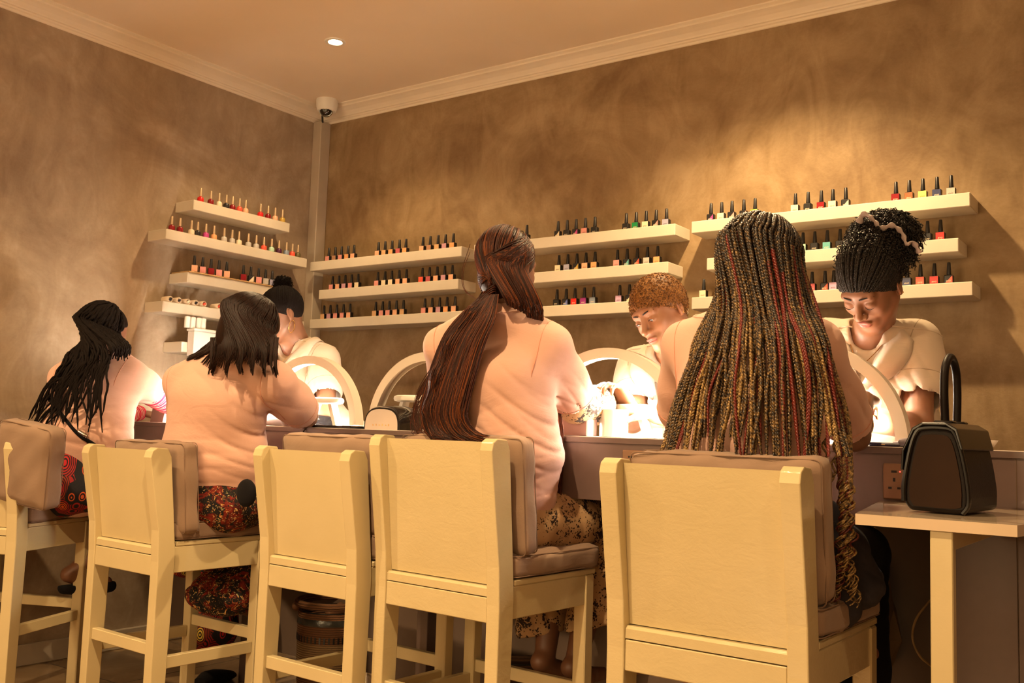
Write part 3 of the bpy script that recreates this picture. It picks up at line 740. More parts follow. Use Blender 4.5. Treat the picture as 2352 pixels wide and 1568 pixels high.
    def at(s, P):
        X, Y, Z = P[:, 0], P[:, 1], P[:, 2]; G = np.full(len(P), 1.0)
        for fn, plo, phi, k, op, m in s.p:
            d = fn(X, Y, Z)
            if op == 'u': hh = np.clip(.5+.5*(G-d)/k, 0, 1); G = G*(1-hh)+d*hh-k*hh*(1-hh)
            elif op == 'sub': hh = np.clip(.5-.5*(G+d)/k, 0, 1); G = G*(1-hh)-d*hh+k*hh*(1-hh)
        return G
    def grad(s, P, e=.002):
        g = np.stack([s.at(P+np.eye(3)[i]*e)-s.at(P-np.eye(3)[i]*e) for i in range(3)], 1); return g/(np.linalg.norm(g, axis=1)[:, None]+1e-9)
    def snap(s, P, off, it=3, only_in=False):
        """move points to the given distance off the surface (only_in: only those nearer than that)"""
        P = np.array(P, float)
        for _ in range(it):
            d = s.at(P); mv = off-d
            if only_in: mv = np.maximum(mv, 0)
            if np.all(np.abs(mv) < 1e-4): break
            P = P+s.grad(P)*np.clip(mv, -.03, .03)[:, None]
        return P
    def colour(s, v):
        mi = np.zeros(len(v), np.int32)
        for fn, thr, m in s.paint:
            d = fn(v[:, 0], v[:, 1], v[:, 2]); mi[d < thr] = m
        return mi
def surface_nets(F, lo, h):
    ins = F < 0; nx, ny, nz = F.shape
    c = np.zeros((nx-1, ny-1, nz-1), np.int8)
    for dx in (0, 1):
        for dy in (0, 1):
            for dz in (0, 1): c += ins[dx:nx-1+dx, dy:ny-1+dy, dz:nz-1+dz]
    act = (c > 0) & (c < 8); I = np.argwhere(act)
    if len(I) == 0: return np.zeros((0, 3)), np.zeros((0, 4), int)
    idx = np.full(act.shape, -1, np.int32); idx[act] = np.arange(len(I))
    P = np.zeros((len(I), 3)); cnt = np.zeros(len(I)); cor = [(0,0,0),(1,0,0),(0,1,0),(1,1,0),(0,0,1),(1,0,1),(0,1,1),(1,1,1)]
    val = {q: F[I[:, 0]+q[0], I[:, 1]+q[1], I[:, 2]+q[2]] for q in cor}
    for a in cor:
        for ax in range(3):
            if a[ax] == 1: continue
            b = list(a); b[ax] = 1; b = tuple(b); va, vb = val[a], val[b]; cr = (va < 0) != (vb < 0)
            t = va/(va-vb+1e-20); t = np.where(cr, t, 0)
            for j in range(3): P[:, j] += np.where(cr, a[j]+(t if j == ax else 0), 0)
            cnt += cr
    P = (P/cnt[:, None]+I)*h+lo
    quads = []
    for ax in range(3):
        sl0 = [slice(1, -1)]*3; sl1 = [slice(1, -1)]*3; sl0[ax] = slice(0, -1); sl1[ax] = slice(1, None)
        A = ins[tuple(sl0)]; B = ins[tuple(sl1)]
        for inside_first in (True, False):
            K = np.argwhere(A & ~B if inside_first else ~A & B)
            off = np.ones(3, int); off[ax] = 0; K = K+off
            o1, o2 = [(1, 2), (2, 0), (0, 1)][ax]
            def g(d1, d2):
                Q = K.copy(); Q[:, o1] -= d1; Q[:, o2] -= d2; return idx[Q[:, 0], Q[:, 1], Q[:, 2]]
            q = np.stack([g(1, 1), g(0, 1), g(0, 0), g(1, 0)], 1)
            quads.append(q if inside_first else q[:, ::-1])
    return P, np.concatenate(quads)
def relax(v, f, it=2, lam=.5):
    for _ in range(it):
        s = np.zeros_like(v); c = np.zeros(len(v))
        for a in range(4):
            b_ = f[:, (a+1) % 4]; np.add.at(s, f[:, a], v[b_]); np.add.at(s, b_, v[f[:, a]]); np.add.at(c, f[:, a], 1); np.add.at(c, b_, 1)
        m = c > 0; v = v.copy(); v[m] = v[m]*(1-lam)+lam*s[m]/c[m][:, None]
    return v
def join_geo(parts):
    V_, F_, n = [], [], 0
    for v, f in parts:
        if len(f) == 0: continue
        V_.append(v); F_.append(f+n); n += len(v)
    return np.concatenate(V_), np.concatenate(F_)
def sdf_obj(name, S, h, mats, root, box=None, rl=1, extra=None, cols=None):
    v, f = S.mesh(h, box)
    if rl: v = relax(v, f, rl)
    mi = None
    if S.paint: mv = S.colour(v); mi = np.array([np.bincount(q).argmax() for q in mv[f]]) if len(f) < 400000 else mv[f[:, 0]]
    if extra is not None:
        n0 = len(f); v, f = join_geo([(v, f), extra]); 
        if mi is not None: mi = np.concatenate([mi, np.zeros(len(f)-n0, int)])
    me = mesh_np(name, v, f, mats if isinstance(mats, (list, tuple)) else [mats], True, mi)
    return link(name, me, root, tuple(-np.array(root.location)) if root is not None else None)
def hair_obj(name, paths, radii, mat, root, seg=5, cols=None, flat=1.0, extra=None):
    v, f = tube_geo(paths, radii, seg, flat=flat); cc = None
    if cols is not None: cc = np.concatenate([np.repeat(np.concatenate([np.broadcast_to(np.asarray(c, float), (len(p), 3)), np.ones((len(p), 1))], 1), seg, 0) for p, c in zip(paths, cols)])
    if extra is not None:
        n0 = len(v); v, f = join_geo([(v, f), extra])
        if cc is not None: cc = np.concatenate([cc, np.repeat([[0, 0, 0, 1.0]], len(v)-n0, 0)])
    return link(name, mesh_np(name, v, f, [mat], True, cols=cc), root, tuple(-np.array(root.location)))

# ---------------------------------------------------------------- anatomy
def hand(S, w, d, n, s=1.0, side=1, curl=(25, 35, 25), spread=6, thumb=(40, 25), r=.0082, m=0):
    """wrist point w, finger direction d, palm normal n (out of the palm), side=+1: thumb on +cross(d,n)"""
    d = np.asarray(d, float); d /= np.linalg.norm(d); n = np.asarray(n, float); n = n-(n@d)*d; n /= np.linalg.norm(n); x = np.cross(d, n)*side
    def L(a, b, c): return np.asarray(w, float)+s*(a*x+b*d+c*n)
    R = np.stack([x, d, n], 1)
    S.ell(L(0, .045, 0), (s*.038, s*.048, s*.014), R, .012, m=m)
    S.cone(L(-.02, .02, 0), L(-.030, .082, 0), s*.013, s*.010, .012, m=m); S.cone(L(.02, .02, 0), L(.028, .084, 0), s*.013, s*.010, .012, m=m)
    for i, (bx, ln, rr) in enumerate(((.029, .074, 1.0), (.010, .082, 1.03), (-.010, .076, 1.0), (-.028, .060, .88))):
        p = L(bx, .084-(i == 3)*.006, 0); a = 0; sp = math.radians(spread*(1.5-i)*.7); cu = [c*(1+.12*i) for c in curl]
        pts = [p]
        for j, fr in enumerate((.45, .31, .24)):
            a += math.radians(cu[j]); dr = (math.sin(sp)*x+math.cos(sp)*d)*math.cos(a)+n*math.sin(a)
            pts.append(pts[-1]+dr*ln*s*fr)
        S.chain(pts, [s*r*rr*1.08, s*r*rr, s*r*rr*.92, s*r*rr*.78], .004, m=m)
    t0 = L(.026, .022, .004); a = math.radians(thumb[0]); dr = math.sin(a)*x+math.cos(a)*d+.25*n; dr /= np.linalg.norm(dr)
    p1 = t0+dr*.038*s; a2 = a-math.radians(thumb[1]); dr2 = math.sin(a2)*x+math.cos(a2)*d+.45*n; dr2 /= np.linalg.norm(dr2); p2 = p1+dr2*.032*s; p3 = p2+dr2*.022*s
    S.chain([t0, p1, p2, p3], [s*.014, s*.0108, s*.0098, s*.0078], .006, m=m)
def head(S, c, R, s=1.0, neck=None, face=True, eyes=0.0):
    """c head centre, R columns right/forward/up"""
    def L(x, y, z): return c+s*(R[:, 0]*x+R[:, 1]*y+R[:, 2]*z)
    S.ell(L(0, -.014, .028), (s*.073, s*.090, s*.084), R, .02)
    S.ell(L(0, .026, -.030), (s*.0595, s*.062, s*.080), R, .03)
    for q in (-1, 1):
        S.cone(L(q*.050, .004, -.045), L(q*.014, .070, -.092), s*.018, s*.017, .022)
        S.ell(L(q*.037, .058, -.022), (s*.022, s*.022, s*.024), R, .02)
    S.ell(L(0, .072, -.095), (s*.019, s*.017, s*.015), R, .02)
    if face:
        S.cone(L(-.036, .072, .026), L(.036, .072, .026), s*.013, s*.013, .016)
        for q in (-1, 1): S.ell(L(q*.031, .101, .004), (s*.019, s*.018, s*.0125), R, .012, 'sub')
        for q in (-1, 1): S.ell(L(q*.031, .0735, .002), (s*.0158, s*.0162, s*.0118), R, .005)
        S.cone(L(0, .083, .014), L(0, .104, -.022), s*.0075, s*.0105, .010)
        S.ell(L(0, .108, -.027), (s*.0115, s*.0105, s*.0090), R, .006)
        for q in (-1, 1):
            S.ell(L(q*.0135, .0985, -.030), (s*.0085, s*.0105, s*.0072), R, .004)
            S.ell(L(q*.0075, .104, -.0375), (s*.0035, s*.005, s*.003), R, .003, 'sub')
        S.ell(L(0, .078, -.060), (s*.030, s*.018, s*.020), R, .014)
        S.ell(L(-.0085, .0955, -.0545), (s*.0140, s*.0080, s*.0052), R, .004); S.ell(L(.0085, .0955, -.0545), (s*.0140, s*.0080, s*.0052), R, .004)
        S.ell(L(0, .0945, -.0650), (s*.0190, s*.0090, s*.0066), R, .004)
        S.cone(L(-.023, .101, -.0595), L(.023, .101, -.0595), s*.0016, s*.0016, .003, 'sub')
        if eyes > 0:
            for q in (-1, 1): S.ell(L(q*.031, .0915, -.0012), (s*.0118, s*.0065, s*.0060*eyes), R, .0022, 'sub')
    for q in (-1, 1):
        RE = R @ np.array(Matrix.Rotation(math.radians(q*-18), 3, 'Z')) @ np.array(Matrix.Rotation(math.radians(12), 3, 'X'))
        S.ell(L(q*.0765, -.010, -.002), (s*.0075, s*.0180, s*.0310), RE, .006)
        S.ell(L(q*.0765, -.004, -.026), (s*.0060, s*.0095, s*.0120), RE, .006)
        S.ell(L(q*.0855, -.006, .001), (s*.0050, s*.0095, s*.0170), RE, .004, 'sub')
    if neck is not None:
        S.cone(L(0, -.022, -.045), neck, s*.052, s*.056, .03)
        S.cone(L(0, .005, -.075), neck+(R[:, 1])*.02, s*.038, s*.046, .03)
    return L
def lips_paint(S, L, R, s=1.0):
    def mk(c, r):
        T = SDF(); T.ell(c, r, R); return T.p[0][0]
    S.paint.append((mk(L(0, .0985, -.0598), (s*.0225, s*.0125, s*.0115)), 0.0, 1))
def face_parts(L, R, root, s, sk, dark, open_=.0, look=(0, 0), brow_col=None):
    """eyes, lids, brows as children of the person"""
    for q in (-1, 1):
        if open_ > 0:
            b = MB(); prof = [(.0119*math.sin(a)*s, .0119*math.cos(a)*s) for a in np.linspace(.001, 1.5, 10)]
            gz = R[:, 1]+R[:, 2]*look[1]+R[:, 0]*look[0]; gz /= np.linalg.norm(gz)
            qd = Vector((0, 0, 1)).rotation_difference(Vector(gz)).to_matrix().to_4x4(); Mx = Matrix.Translation(Vector(L(q*.031, .0757, .0015))) @ qd
            b.lathe([p for p in prof if p[0] > .0052*s], seg=20, M=Mx, caps=False, mi=0)
            b.lathe([(.0001, .0119*s)]+[p for p in prof if p[0] <= .0060*s], seg=20, M=Mx, caps=False, mi=1)
            b.build('eye', [M['eye_white'], M['iris']], root, True, tuple(-np.array(root.location)))
        top = []; n = 9
        for i in range(n):
            u = -1+2*i/(n-1); top.append(L(q*.031+u*.0135, .0912-.0050*u*u, -.0035*(open_ <= 0)-.0012+.0006*(open_ <= 0)*u*u+(1-u*u)*(.0060*open_ if open_ > 0 else -.0030)))
        b = MB(); b.tube(smooth_path(top, 14), np.interp(np.linspace(0, 1, 14), [0, .5, 1], [.0005, .0012, .0006])*s, 5); b.build('eyelashes', M['hair_black'], root, True, tuple(-np.array(root.location)))
        br = [L(q*(.012+.038*t), .0895-.016*t*t*1.0, .0262+.0042*math.sin(t*math.pi*.8)-.004*max(0, t-.6)) for t in np.linspace(0, 1, 8)]
        b = MB(); b.tube(smooth_path(br, 14), np.interp(np.linspace(0, 1, 14), [0, .3, 1], [.0020, .0024, .0006])*s, 6); b.build('eyebrow', M['hair_black'], root, True, tuple(-np.array(root.location)))
def tee(S, B, inf=.010):
    """loose torso and shoulders of a garment from the figure's measures"""
    side = B['shr']-B['shl']; sh = side/np.linalg.norm(side); m = B['shl']*.5+B['shr']*.5
    e = (B['rc'][0]*.5+B['rw'][0]*.5+.012+inf, max(B['rc'][1], B['rw'][1])+inf)
    S.sec(B['hip'], B['waist'], side, (B['rh'][0]+inf, B['rh'][1]+inf), (e[0], e[1]), .05)
    S.sec(B['waist'], B['chest'], side, e, (B['rc'][0]+inf+.004, B['rc'][1]+inf), .05)
    S.sec(B['chest'], m-V(0, 0, .035), side, (B['rc'][0]+inf+.004, B['rc'][1]+inf), (B['rc'][0]+inf, .078+inf), .05)
    nb = B['neckb']-V(0, 0, .005)
    for q, k in ((-1, 'shl'), (1, 'shr')): S.sec(nb+sh*q*.02, B[k]+V(0, 0, .002), V(0, 1, 0) if abs(sh[1]) < .7 else V(1, 0, 0), (.058+inf, .040+inf), (.056+inf, .052+inf), .06)
def torso(S, B):
    side = B['shr']-B['shl']; B = dict(B); B['rc'] = (B['rc'][0]-.012, B['rc'][1]-.020); B['rw'] = (B['rw'][0]-.006, B['rw'][1]-.010)
    S.sec(B['hip'], B['waist'], side, B['rh'], B['rw'], .03); S.sec(B['waist'], B['chest'], side, B['rw'], B['rc'], .03)
    S.sec(B['chest'], B['neckb']*.75+B['chest']*.25, side, B['rc'], (B['rc'][0]*.55, .044), .03)
    S.cone(B['neckb']*.75+B['chest']*.25, B['neckb'], .048, .050, .03)
    m = B['shl']*.5+B['shr']*.5
    for k in ('shl', 'shr'): S.cone(m*.35+B[k]*.65, B[k], .050, .048, .045)
def arm(S, sh, el, wr, r=(.046, .036, .024), k=.015, m=0):
    mid = sh*.5+el*.5; S.chain([sh, mid, el], [r[0], r[0]*.92, r[1]], k, m=m)
    fm = el*.7+wr*.3; S.chain([el, fm, wr], [r[1], r[1]*.98, r[2]], k, m=m)
def legs(S, hip, side, knees, ankles, toe, r=(.082, .058, .050, .032)):
    sd = side/np.linalg.norm(side)
    for q, kn, an in ((-1, knees[0], ankles[0]), (1, knees[1], ankles[1])):
        h = hip+sd*q*.085; S.chain([h, h*.5+kn*.5, kn], [r[0], r[0]*.9, r[1]], .02)
        cf = kn*.65+an*.35+V(0, -.012, 0)*np.sign(toe[1] if abs(toe[1]) > .1 else 1); S.chain([kn, cf, an], [r[1]*.92, r[2], r[3]], .02)
        S.chain([an+V(0, 0, -.01)-toe*.02, an+V(0, 0, -.045)+toe*.06, an+V(0, 0, -.052)+toe*.14], [.032, .027, .020], .012)

def skin(name, c, rough=.48):
    m, nt, b = nodes_of(name); v = coords(nt); n1 = noise(nt, v, 14, 4); n2 = noise(nt, v, 420, 3)
    nt.links.new(ramp(nt, n1, [(.3, tuple(x*.88 for x in c)), (.7, tuple(x*1.1 for x in c))]), b.inputs['Base Color'])
    b.inputs['Roughness'].default_value = rough; b.inputs['Subsurface Weight'].default_value = .06; b.inputs['Subsurface Radius'].default_value = (.012, .005, .002)
    b.inputs['Subsurface Scale'].default_value = 1.0; bump(nt, b, n2, .12, .001); return m
M['skin_deep'] = skin('skin_deep', (.155, .066, .034)); M['skin_brown'] = skin('skin_brown', (.23, .105, .055)); M['skin_warm'] = skin('skin_warm', (.29, .135, .070))
M['lips'] = simple('lips', (.30, .10, .075), .35, var=.05); M['lips_dark'] = simple('lips_dark', (.22, .07, .055), .35, var=.05)
M['eye_white'] = simple('eye_white', (.70, .64, .58), .15); M['iris'] = simple('iris', (.02, .01, .006), .08)
def hairmat(name, a, b_, rough=.38, scale=(1, 1, 1), ns=160, bm=.35, spec=.25):
    m, nt, b = nodes_of(name); v = coords(nt, scale); n1 = noise(nt, v, ns, 3, .6)
    nt.links.new(ramp(nt, n1, [(.35, a), (.65, b_)]), b.inputs['Base Color']); b.inputs['Roughness'].default_value = rough; b.inputs['Specular IOR Level'].default_value = spec
    bump(nt, b, n1, bm, .002); return m
M['hair_black'] = hairmat('hair_black', (.005, .003, .003), (.015, .010, .008), .5, spec=.15)
M['hair_coily'] = hairmat('hair_coily', (.003, .002, .002), (.011, .007, .006), .7, ns=500, bm=.8, spec=.08)
M['hair_brown'] = hairmat('hair_brown', (.004, .0018, .0012), (.020, .006, .003), .42, (6, 6, .5), 60, spec=.14)
def auburn():
    m, nt, b = nodes_of('hair_auburn'); at = N(nt, 'ShaderNodeAttribute', attribute_name='tint'); v = coords(nt); n1 = noise(nt, v, 420, 2)
    f = math_n(nt, 'ADD', math_n(nt, 'MULTIPLY', at.outputs['Fac'], .75), math_n(nt, 'MULTIPLY', n1, .3))
    nt.links.new(ramp(nt, f, [(.1, (.011, .0026, .0014)), (.55, (.042, .0085, .0032)), (1.0, (.17, .045, .010))]), b.inputs['Base Color']); b.inputs['Roughness'].default_value = .42; b.inputs['Specular IOR Level'].default_value = .2
    bump(nt, b, n1, .6, .0015); return m
M['hair_auburn'] = auburn()
M['hair_copper'] = hairmat('hair_copper', (.045, .016, .006), (.34, .15, .035), .6, ns=200)
M['scalp'] = simple('scalp', (.075, .030, .015), .7)
def tee_mat(name, c): return fabric(name, c, wx=1200, var=.04, rough=.85, st=.30)
M['tee'] = tee_mat('peach_jersey', (.58, .345, .275)); M['uniform'] = tee_mat('beige_uniform_linen', (.56, .46, .36)); M['uniform_edge'] = simple('uniform_piping', (.36, .28, .20), .8)
def stripes():
    m, nt, b = nodes_of('pink_striped_cotton'); at = N(nt, 'ShaderNodeAttribute', attribute_name='tint'); r = N(nt, 'ShaderNodeSeparateColor'); nt.links.new(at.outputs['Color'], r.inputs[0])
    w = math_n(nt, 'FRACT', math_n(nt, 'MULTIPLY', r.outputs[0], 12.0)); nt.links.new(ramp(nt, w, [(0, (.62, .01, .07)), (.70, (.80, .60, .55))], 'CONSTANT'), b.inputs['Base Color']); b.inputs['Roughness'].default_value = .85; return m
M['striped'] = stripes()

def trims(root, shirt_parts):
    """hem and neck bands: list of (centre, normal, side, rx, ry, r)"""
    vs = []
    for c, n, sd, rx, ry, r in shirt_parts:
        n = n/np.linalg.norm(n); sd = sd-(sd@n)*n; sd = sd/np.linalg.norm(sd); o = np.cross(n, sd); a = np.linspace(0, 2*math.pi, 40, endpoint=False)
        vs.append(tube_geo([c+np.outer(np.cos(a)*rx, sd)+np.outer(np.sin(a)*ry, o)], [r], 6, True))
    v, f = join_geo(vs); return link('neckband', mesh_np('neckband', v, f, [M['tee']], True), root, tuple(-np.array(root.location)))

def ring_seam(S, c, n, x0, r0, m=48, off=.0003, rmax=9):
    n = n/np.linalg.norm(n); x = x0-(x0@n)*n; x /= np.linalg.norm(x); y = np.cross(n, x); a = np.linspace(0, 2*math.pi, m, endpoint=False)
    P = c+np.outer(np.cos(a)*r0, x)+np.outer(np.sin(a)*r0, y)
    for _ in range(14):
        d = S.at(P)-off; rd = P-c; rd /= np.linalg.norm(rd, axis=1)[:, None]; P = P-rd*np.clip(d, -.02, .02)[:, None]
        q = P-c; ln = np.linalg.norm(q, axis=1); P = c+q/ln[:, None]*np.minimum(ln, rmax)[:, None]
    return P
def seams(root, S, B, shr, elr, shl, ell_, ct, matn='tee_seam'):
    side = B['shr']-B['shl']; sd = side/np.linalg.norm(side); fwd = np.cross(V(0, 0, 1), sd); vs = []
    for s_, e_, q in ((shr, elr, 1), (shl, ell_, -1)):
        c0 = s_-sd*q*.006-V(0, 0, .035); P = ring_seam(S, c0, sd*q-V(0, 0, .12), V(0, 0, 1), .07, rmax=.125); vs.append(tube_geo([P], [.0014], 5, True))
    v, f = join_geo(vs); link('armhole_seam', mesh_np('armhole_seam', v, f, [M[matn]], True), root, tuple(-np.array(root.location)))
    P = ring_seam(S, B['neckb']+V(0, 0, .012), V(0, 0, 1)-fwd*.25, sd, .085, off=.001); v, f = tube_geo([P], [.0028], 6, True); link('neckband', mesh_np('neckband', v, f, [M['tee' if matn == 'tee_seam' else 'uniform']], True), root, tuple(-np.array(root.location)))
    for s_, e_, q in ((shr, elr, 1), (shl, ell_, -1)):
        ax = (e_-s_)/np.linalg.norm(e_-s_); P = ring_seam(S, s_*(1-ct)+e_*ct, ax, V(0, 0, 1), .07, off=.0002); v, f = tube_geo([P], [.0010], 5, True)
        link('sleeve_hem', mesh_np('sleeve_hem', v, f, [M[matn]], True), root, tuple(-np.array(root.location)))
M['tee_seam'] = simple('tee_seam', (.50, .22, .15), .9)

def hairline_u(az, front, nrm, extra=0.0):
    for el in np.linspace(-1.0, 1.4, 60):
        u = V(math.cos(el)*math.sin(az), math.cos(el)*math.cos(az), math.sin(el)); t = 1/np.sqrt(((u/SKULL_R)**2).sum())
        if (SKULL_C+u*t-V(0, front[0], front[1]))@V(*nrm) > .003+extra: return u
    return V(0, 0, 1)
# ================================================================ people
rng = np.random.RandomState(7)
ZV = V(0, 0, 1)
SKULL_C, SKULL_R = V(0, -.014, .028), V(.073, .090, .084)
def skull_pt(c, R, s, u, off): 
    u = u/np.linalg.norm(u); rr = SKULL_R*s+off
    t = 1/np.sqrt(((u/rr)**2).sum()); q = SKULL_C*s+u*t; return c+R @ q
def slerp_path(c, R, s, u0, u1, off0, off1, n=7):
    u0 = u0/np.linalg.norm(u0); u1 = u1/np.linalg.norm(u1); w = math.acos(max(-1, min(1, u0@u1)))+1e-6
    return [skull_pt(c, R, s, (math.sin((1-t)*w)*u0+math.sin(t*w)*u1)/math.sin(w), off0+(off1-off0)*t) for t in np.linspace(0, 1, n)]
def scalp(c, R, s, inf, name='hair', front=(.075, .058), nrm=(0, -.55, .84)):
    S = SDF(); S.ell(c+R @ (SKULL_C*s), SKULL_R*s+inf, R, .01); S.cut(c+R @ (V(0, front[0], front[1])*s), -(R @ V(*nrm)), .012); return S
def braid_paths(P, wdt, per, n_per=8):
    """three plaited strands following path P"""
    Ln = np.linalg.norm(np.diff(P, axis=0), axis=1).sum(); n = max(6, int(Ln/per*n_per)); Q = smooth_path(P, n); T, Nn, B = frames(Q)
    t = np.linspace(0, Ln, n)/per*2*math.pi; tp = np.interp(np.linspace(0, 1, n), [0, .06, .9, 1], [.7, 1, .9, .55])*wdt; out = []
    for k in range(3):
        ph = t+k*2*math.pi/3; out.append(Q+Nn*(np.sin(ph)*tp*.42)[:, None]+B*(np.sin(2*ph)*tp*.20)[:, None])
    return out, [tp*.34]*3
def Jm(c, R, s): return lambda x, y, z: c+s*(R @ V(x, y, z))

# ---------- client with long gold, black and red box braids (nearest chair)
def client_braids():
    hip = V(-.845, 2.135, .80); waist = onY(1722, 1010, 2.14); chest = onY(1725, 860, 2.15); neckb = onY(1738, 730, 2.15)
    shl = onY(1578, 800, 2.17); shr = onY(1868, 806, 2.17); c = onY(1748, 618, 2.125); R = rotm(-4, 22)
    B = dict(hip=hip, waist=waist, chest=chest, neckb=neckb, shl=shl, shr=shr, rh=(.165, .115), rw=(.135, .10), rc=(.145, .105))
    root = thing('person', 'person seen from behind with long gold, black and red box braids in a peach tee', 'person', (hip[0], hip[1], 0))
    elr = onY(1962, 1000, 2.43); wrr = V(elr[0]-.03, 2.62, 1.165); ell_ = onY(1562, 975, 2.32); wrl = V(ell_[0]+.06, 2.60, 1.075)
    S = SDF(); torso(S, B); head(S, c, R, 1.0, neckb, face=False); arm(S, shr, elr, wrr); arm(S, shl, ell_, wrl)
    hand(S, wrr, V(-.2, 1, -.05), V(0, 0, -1), .95, 1); hand(S, wrl, V(.25, 1, 0), V(0, 0, -1), .95, -1)
    kn = (V(-.93, 2.56, .775), V(-.74, 2.58, .775)); an = (V(-.92, 2.42, .40), V(-.70, 2.50, .09))
    legs(S, hip, V(1, 0, 0), kn, an, V(0, 1, 0))
    sdf_obj('body', S, .0055, [M['skin_deep']], root)
    S = SDF(); tee(S, B, .012); S.chain([shr, shr*.5+elr*.5, shr*.22+elr*.78], [.060, .060, .062], .04); S.chain([shl, shl*.5+ell_*.5, shl*.22+ell_*.78], [.060, .060, .062], .02)
    S.cone(elr+(elr-shr)*.1, elr*.72+shr*.28, .045, .047, .004, 'sub'); S.cut(hip+V(0, 0, -.02), V(0, .1, -1)); S.cone(neckb+V(0, .02, .09), neckb+V(0, .02, .034), .062, .060, .006, 'sub')
    S.fold(shr*.4+elr*.6, V(.6, .2, .7), .045, .006, .11, 1); S.fold(waist, V(0, 0, 1), .06, .006, .14, 2); S.fold(chest+V(.10, -.08, -.10), V(.3, 0, 1), .05, .006, .1)
    sdf_obj('tee_shirt', S, .0055, M['tee'], root); TEE = S
    seams(root, S, B, shr, elr, shl, ell_, 0.78)
    S = SDF(); S.sec(hip+V(0, 0, -.01), hip+V(0, 0, .05), V(1, 0, 0), (.178, .13), (.165, .115), .03)
    for q, k_, a_ in ((-1, kn[0], an[0]), (1, kn[1], an[1])):
        h = hip+V(q*.085, 0, 0); S.chain([h, h*.5+k_*.5, k_], [.094, .084, .068], .02); S.chain([k_, k_*.6+a_*.4, a_+V(0, 0, .03)], [.066, .060, .048], .02)
    S.fold(kn[1]+V(0, 0, -.1), V(0, 0, 1), .05, .005, .14)
    sdf_obj('black_jeans', S, .006, M['black_cloth'], root)
    # denim jacket tied round the hips
    S = SDF(); S.chain([onY(1890, 1190, 2.16), onY(1935, 1270, 2.20), onY(1985, 1330, 2.24)], [.045, .055, .040], .02); S.chain([onY(1900, 1290, 2.12), onY(1925, 1390, 2.14)], [.05, .05], .02)
    S.chain([onY(1960, 1300, 2.22), onY(2010, 1345, 2.22)], [.03, .014], .01); S.ell(onY(1950, 1345, 2.22), (.075, .06, .055), None, .02)
    S.fold(onY(1950, 1310, 2.2), V(.6, 0, .8), .034, .007, .10); S.fold(onY(1920, 1350, 2.2), V(1, .3, .2), .03, .006, .09, 2)
    vs = []
    for pts in ([(1905, 1215), (1945, 1265), (1985, 1318), (2012, 1345)], [(1900, 1280), (1930, 1292), (1965, 1300), (2000, 1330)], [(1912, 1330), (1920, 1370), (1918, 1400)]):
        Q = S.snap(smooth_path([onY(x_, y_, 2.10) for x_, y_ in pts], 24), .0008, 12); vs.append(tube_geo([Q], [.0014], 5))
    v_, f_ = join_geo(vs); link('jacket_stitching', mesh_np('jacket_stitching', v_, f_, [M['cushion_seam']], True), root, tuple(-np.array(root.location)))
    o = sdf_obj('denim_jacket', S, .0045, M['denim'], root); o['label'] = 'dark grey denim jacket tied round the hips'
    # scalp + braids
    S = scalp(c, R, 1.0, .007); ex = S.mesh(.004)
    paths = []; rad = []; cols = []
    def keyx(t, rows): return [np.interp(t, (0, .5, 1), r) for r in rows]
    rows_y = (600, 690, 790, 900, 1048)
    xl = (1652, 1628, 1592, 1556, 1512); xm = (1750, 1755, 1742, 1735, 1735); xr = (1838, 1872, 1898, 1925, 1950)
    ytab = (2.030, 2.020, 1.995, 1.985, 1.985)
    n = 70
    for i in range(n):
        t = (i+.5)/n+rng.uniform(-.008, .008); lay = rng.uniform(0, 1)
        az = math.asin(max(-1, min(1, 2*t-1)))*1.3     # around the back of the head, 0 = straight back
        el0 = math.radians(rng.uniform(5, 78)) if i % 3 else math.radians(rng.uniform(50, 86))
        u0 = V(math.sin(az)*math.cos(el0), -math.cos(az)*math.cos(el0), math.sin(el0)); u1 = V(math.sin(az)*.98, -math.cos(az), -.12)
        P = slerp_path(c, R, 1.0, u0, u1, .004, .012+.012*lay, 5)
        lo = P[-1]; kx = keyx(t, list(zip(xl, xm, xr)))
        for j in range(1, 5):
            bow = (1-abs(2*t-1)**2)
            q = onY(kx[j]+rng.uniform(-5, 5)*(1+.6*j), rows_y[j], ytab[j]-.010*lay-(.008 if j > 1 else 0)*bow+.07*(abs(2*t-1)**3)*(j < 4)+.03*(abs(2*t-1)**3)*(j == 4))
            if j == 1: q = q*.6+(lo+V(0, 0, q[2]-lo[2]))*.4 if q[2] < lo[2] else None
            if q is not None: P.append(q)
        if rng.rand() < .25: P[-1] = P[-1]*.7+P[-2]*.3
        red = (rng.rand() < .42 and i % 2) ; gold = (not red) and rng.rand() < .35
        br, rr = braid_paths(np.array(P), .0098 if not red else .0082, .021)
        paths += br; rad += rr; nb_ = len(br[0]); tt = np.linspace(0, 1, nb_)[:, None]; base_ = V(1.0, 0, 0) if red else (V(0, 1.0, .3) if gold else V(0, .45, .3)); cols += [np.where(tt < (.22 if red else 0), V(0, 0, 0), base_*np.clip(tt*1.5-.05, 0, 1) if not red else base_)]*3
    # top-of-head braids showing the parting
    for i in range(34):
        az = math.radians(rng.uniform(-150, 150)); el0 = math.radians(rng.uniform(55, 88)); az2 = az*.75
        u0 = V(math.sin(az)*math.cos(el0), -math.cos(az)*math.cos(el0), math.sin(el0)); u1 = V(math.sin(az2), -math.cos(az2), -.05)
        br, rr = braid_paths(np.array(slerp_path(c, R, 1.0, u0, u1, .006, .022, 6)), .0088, .020); paths += br; rad += rr; cols += [(0, .08, .3)]*3
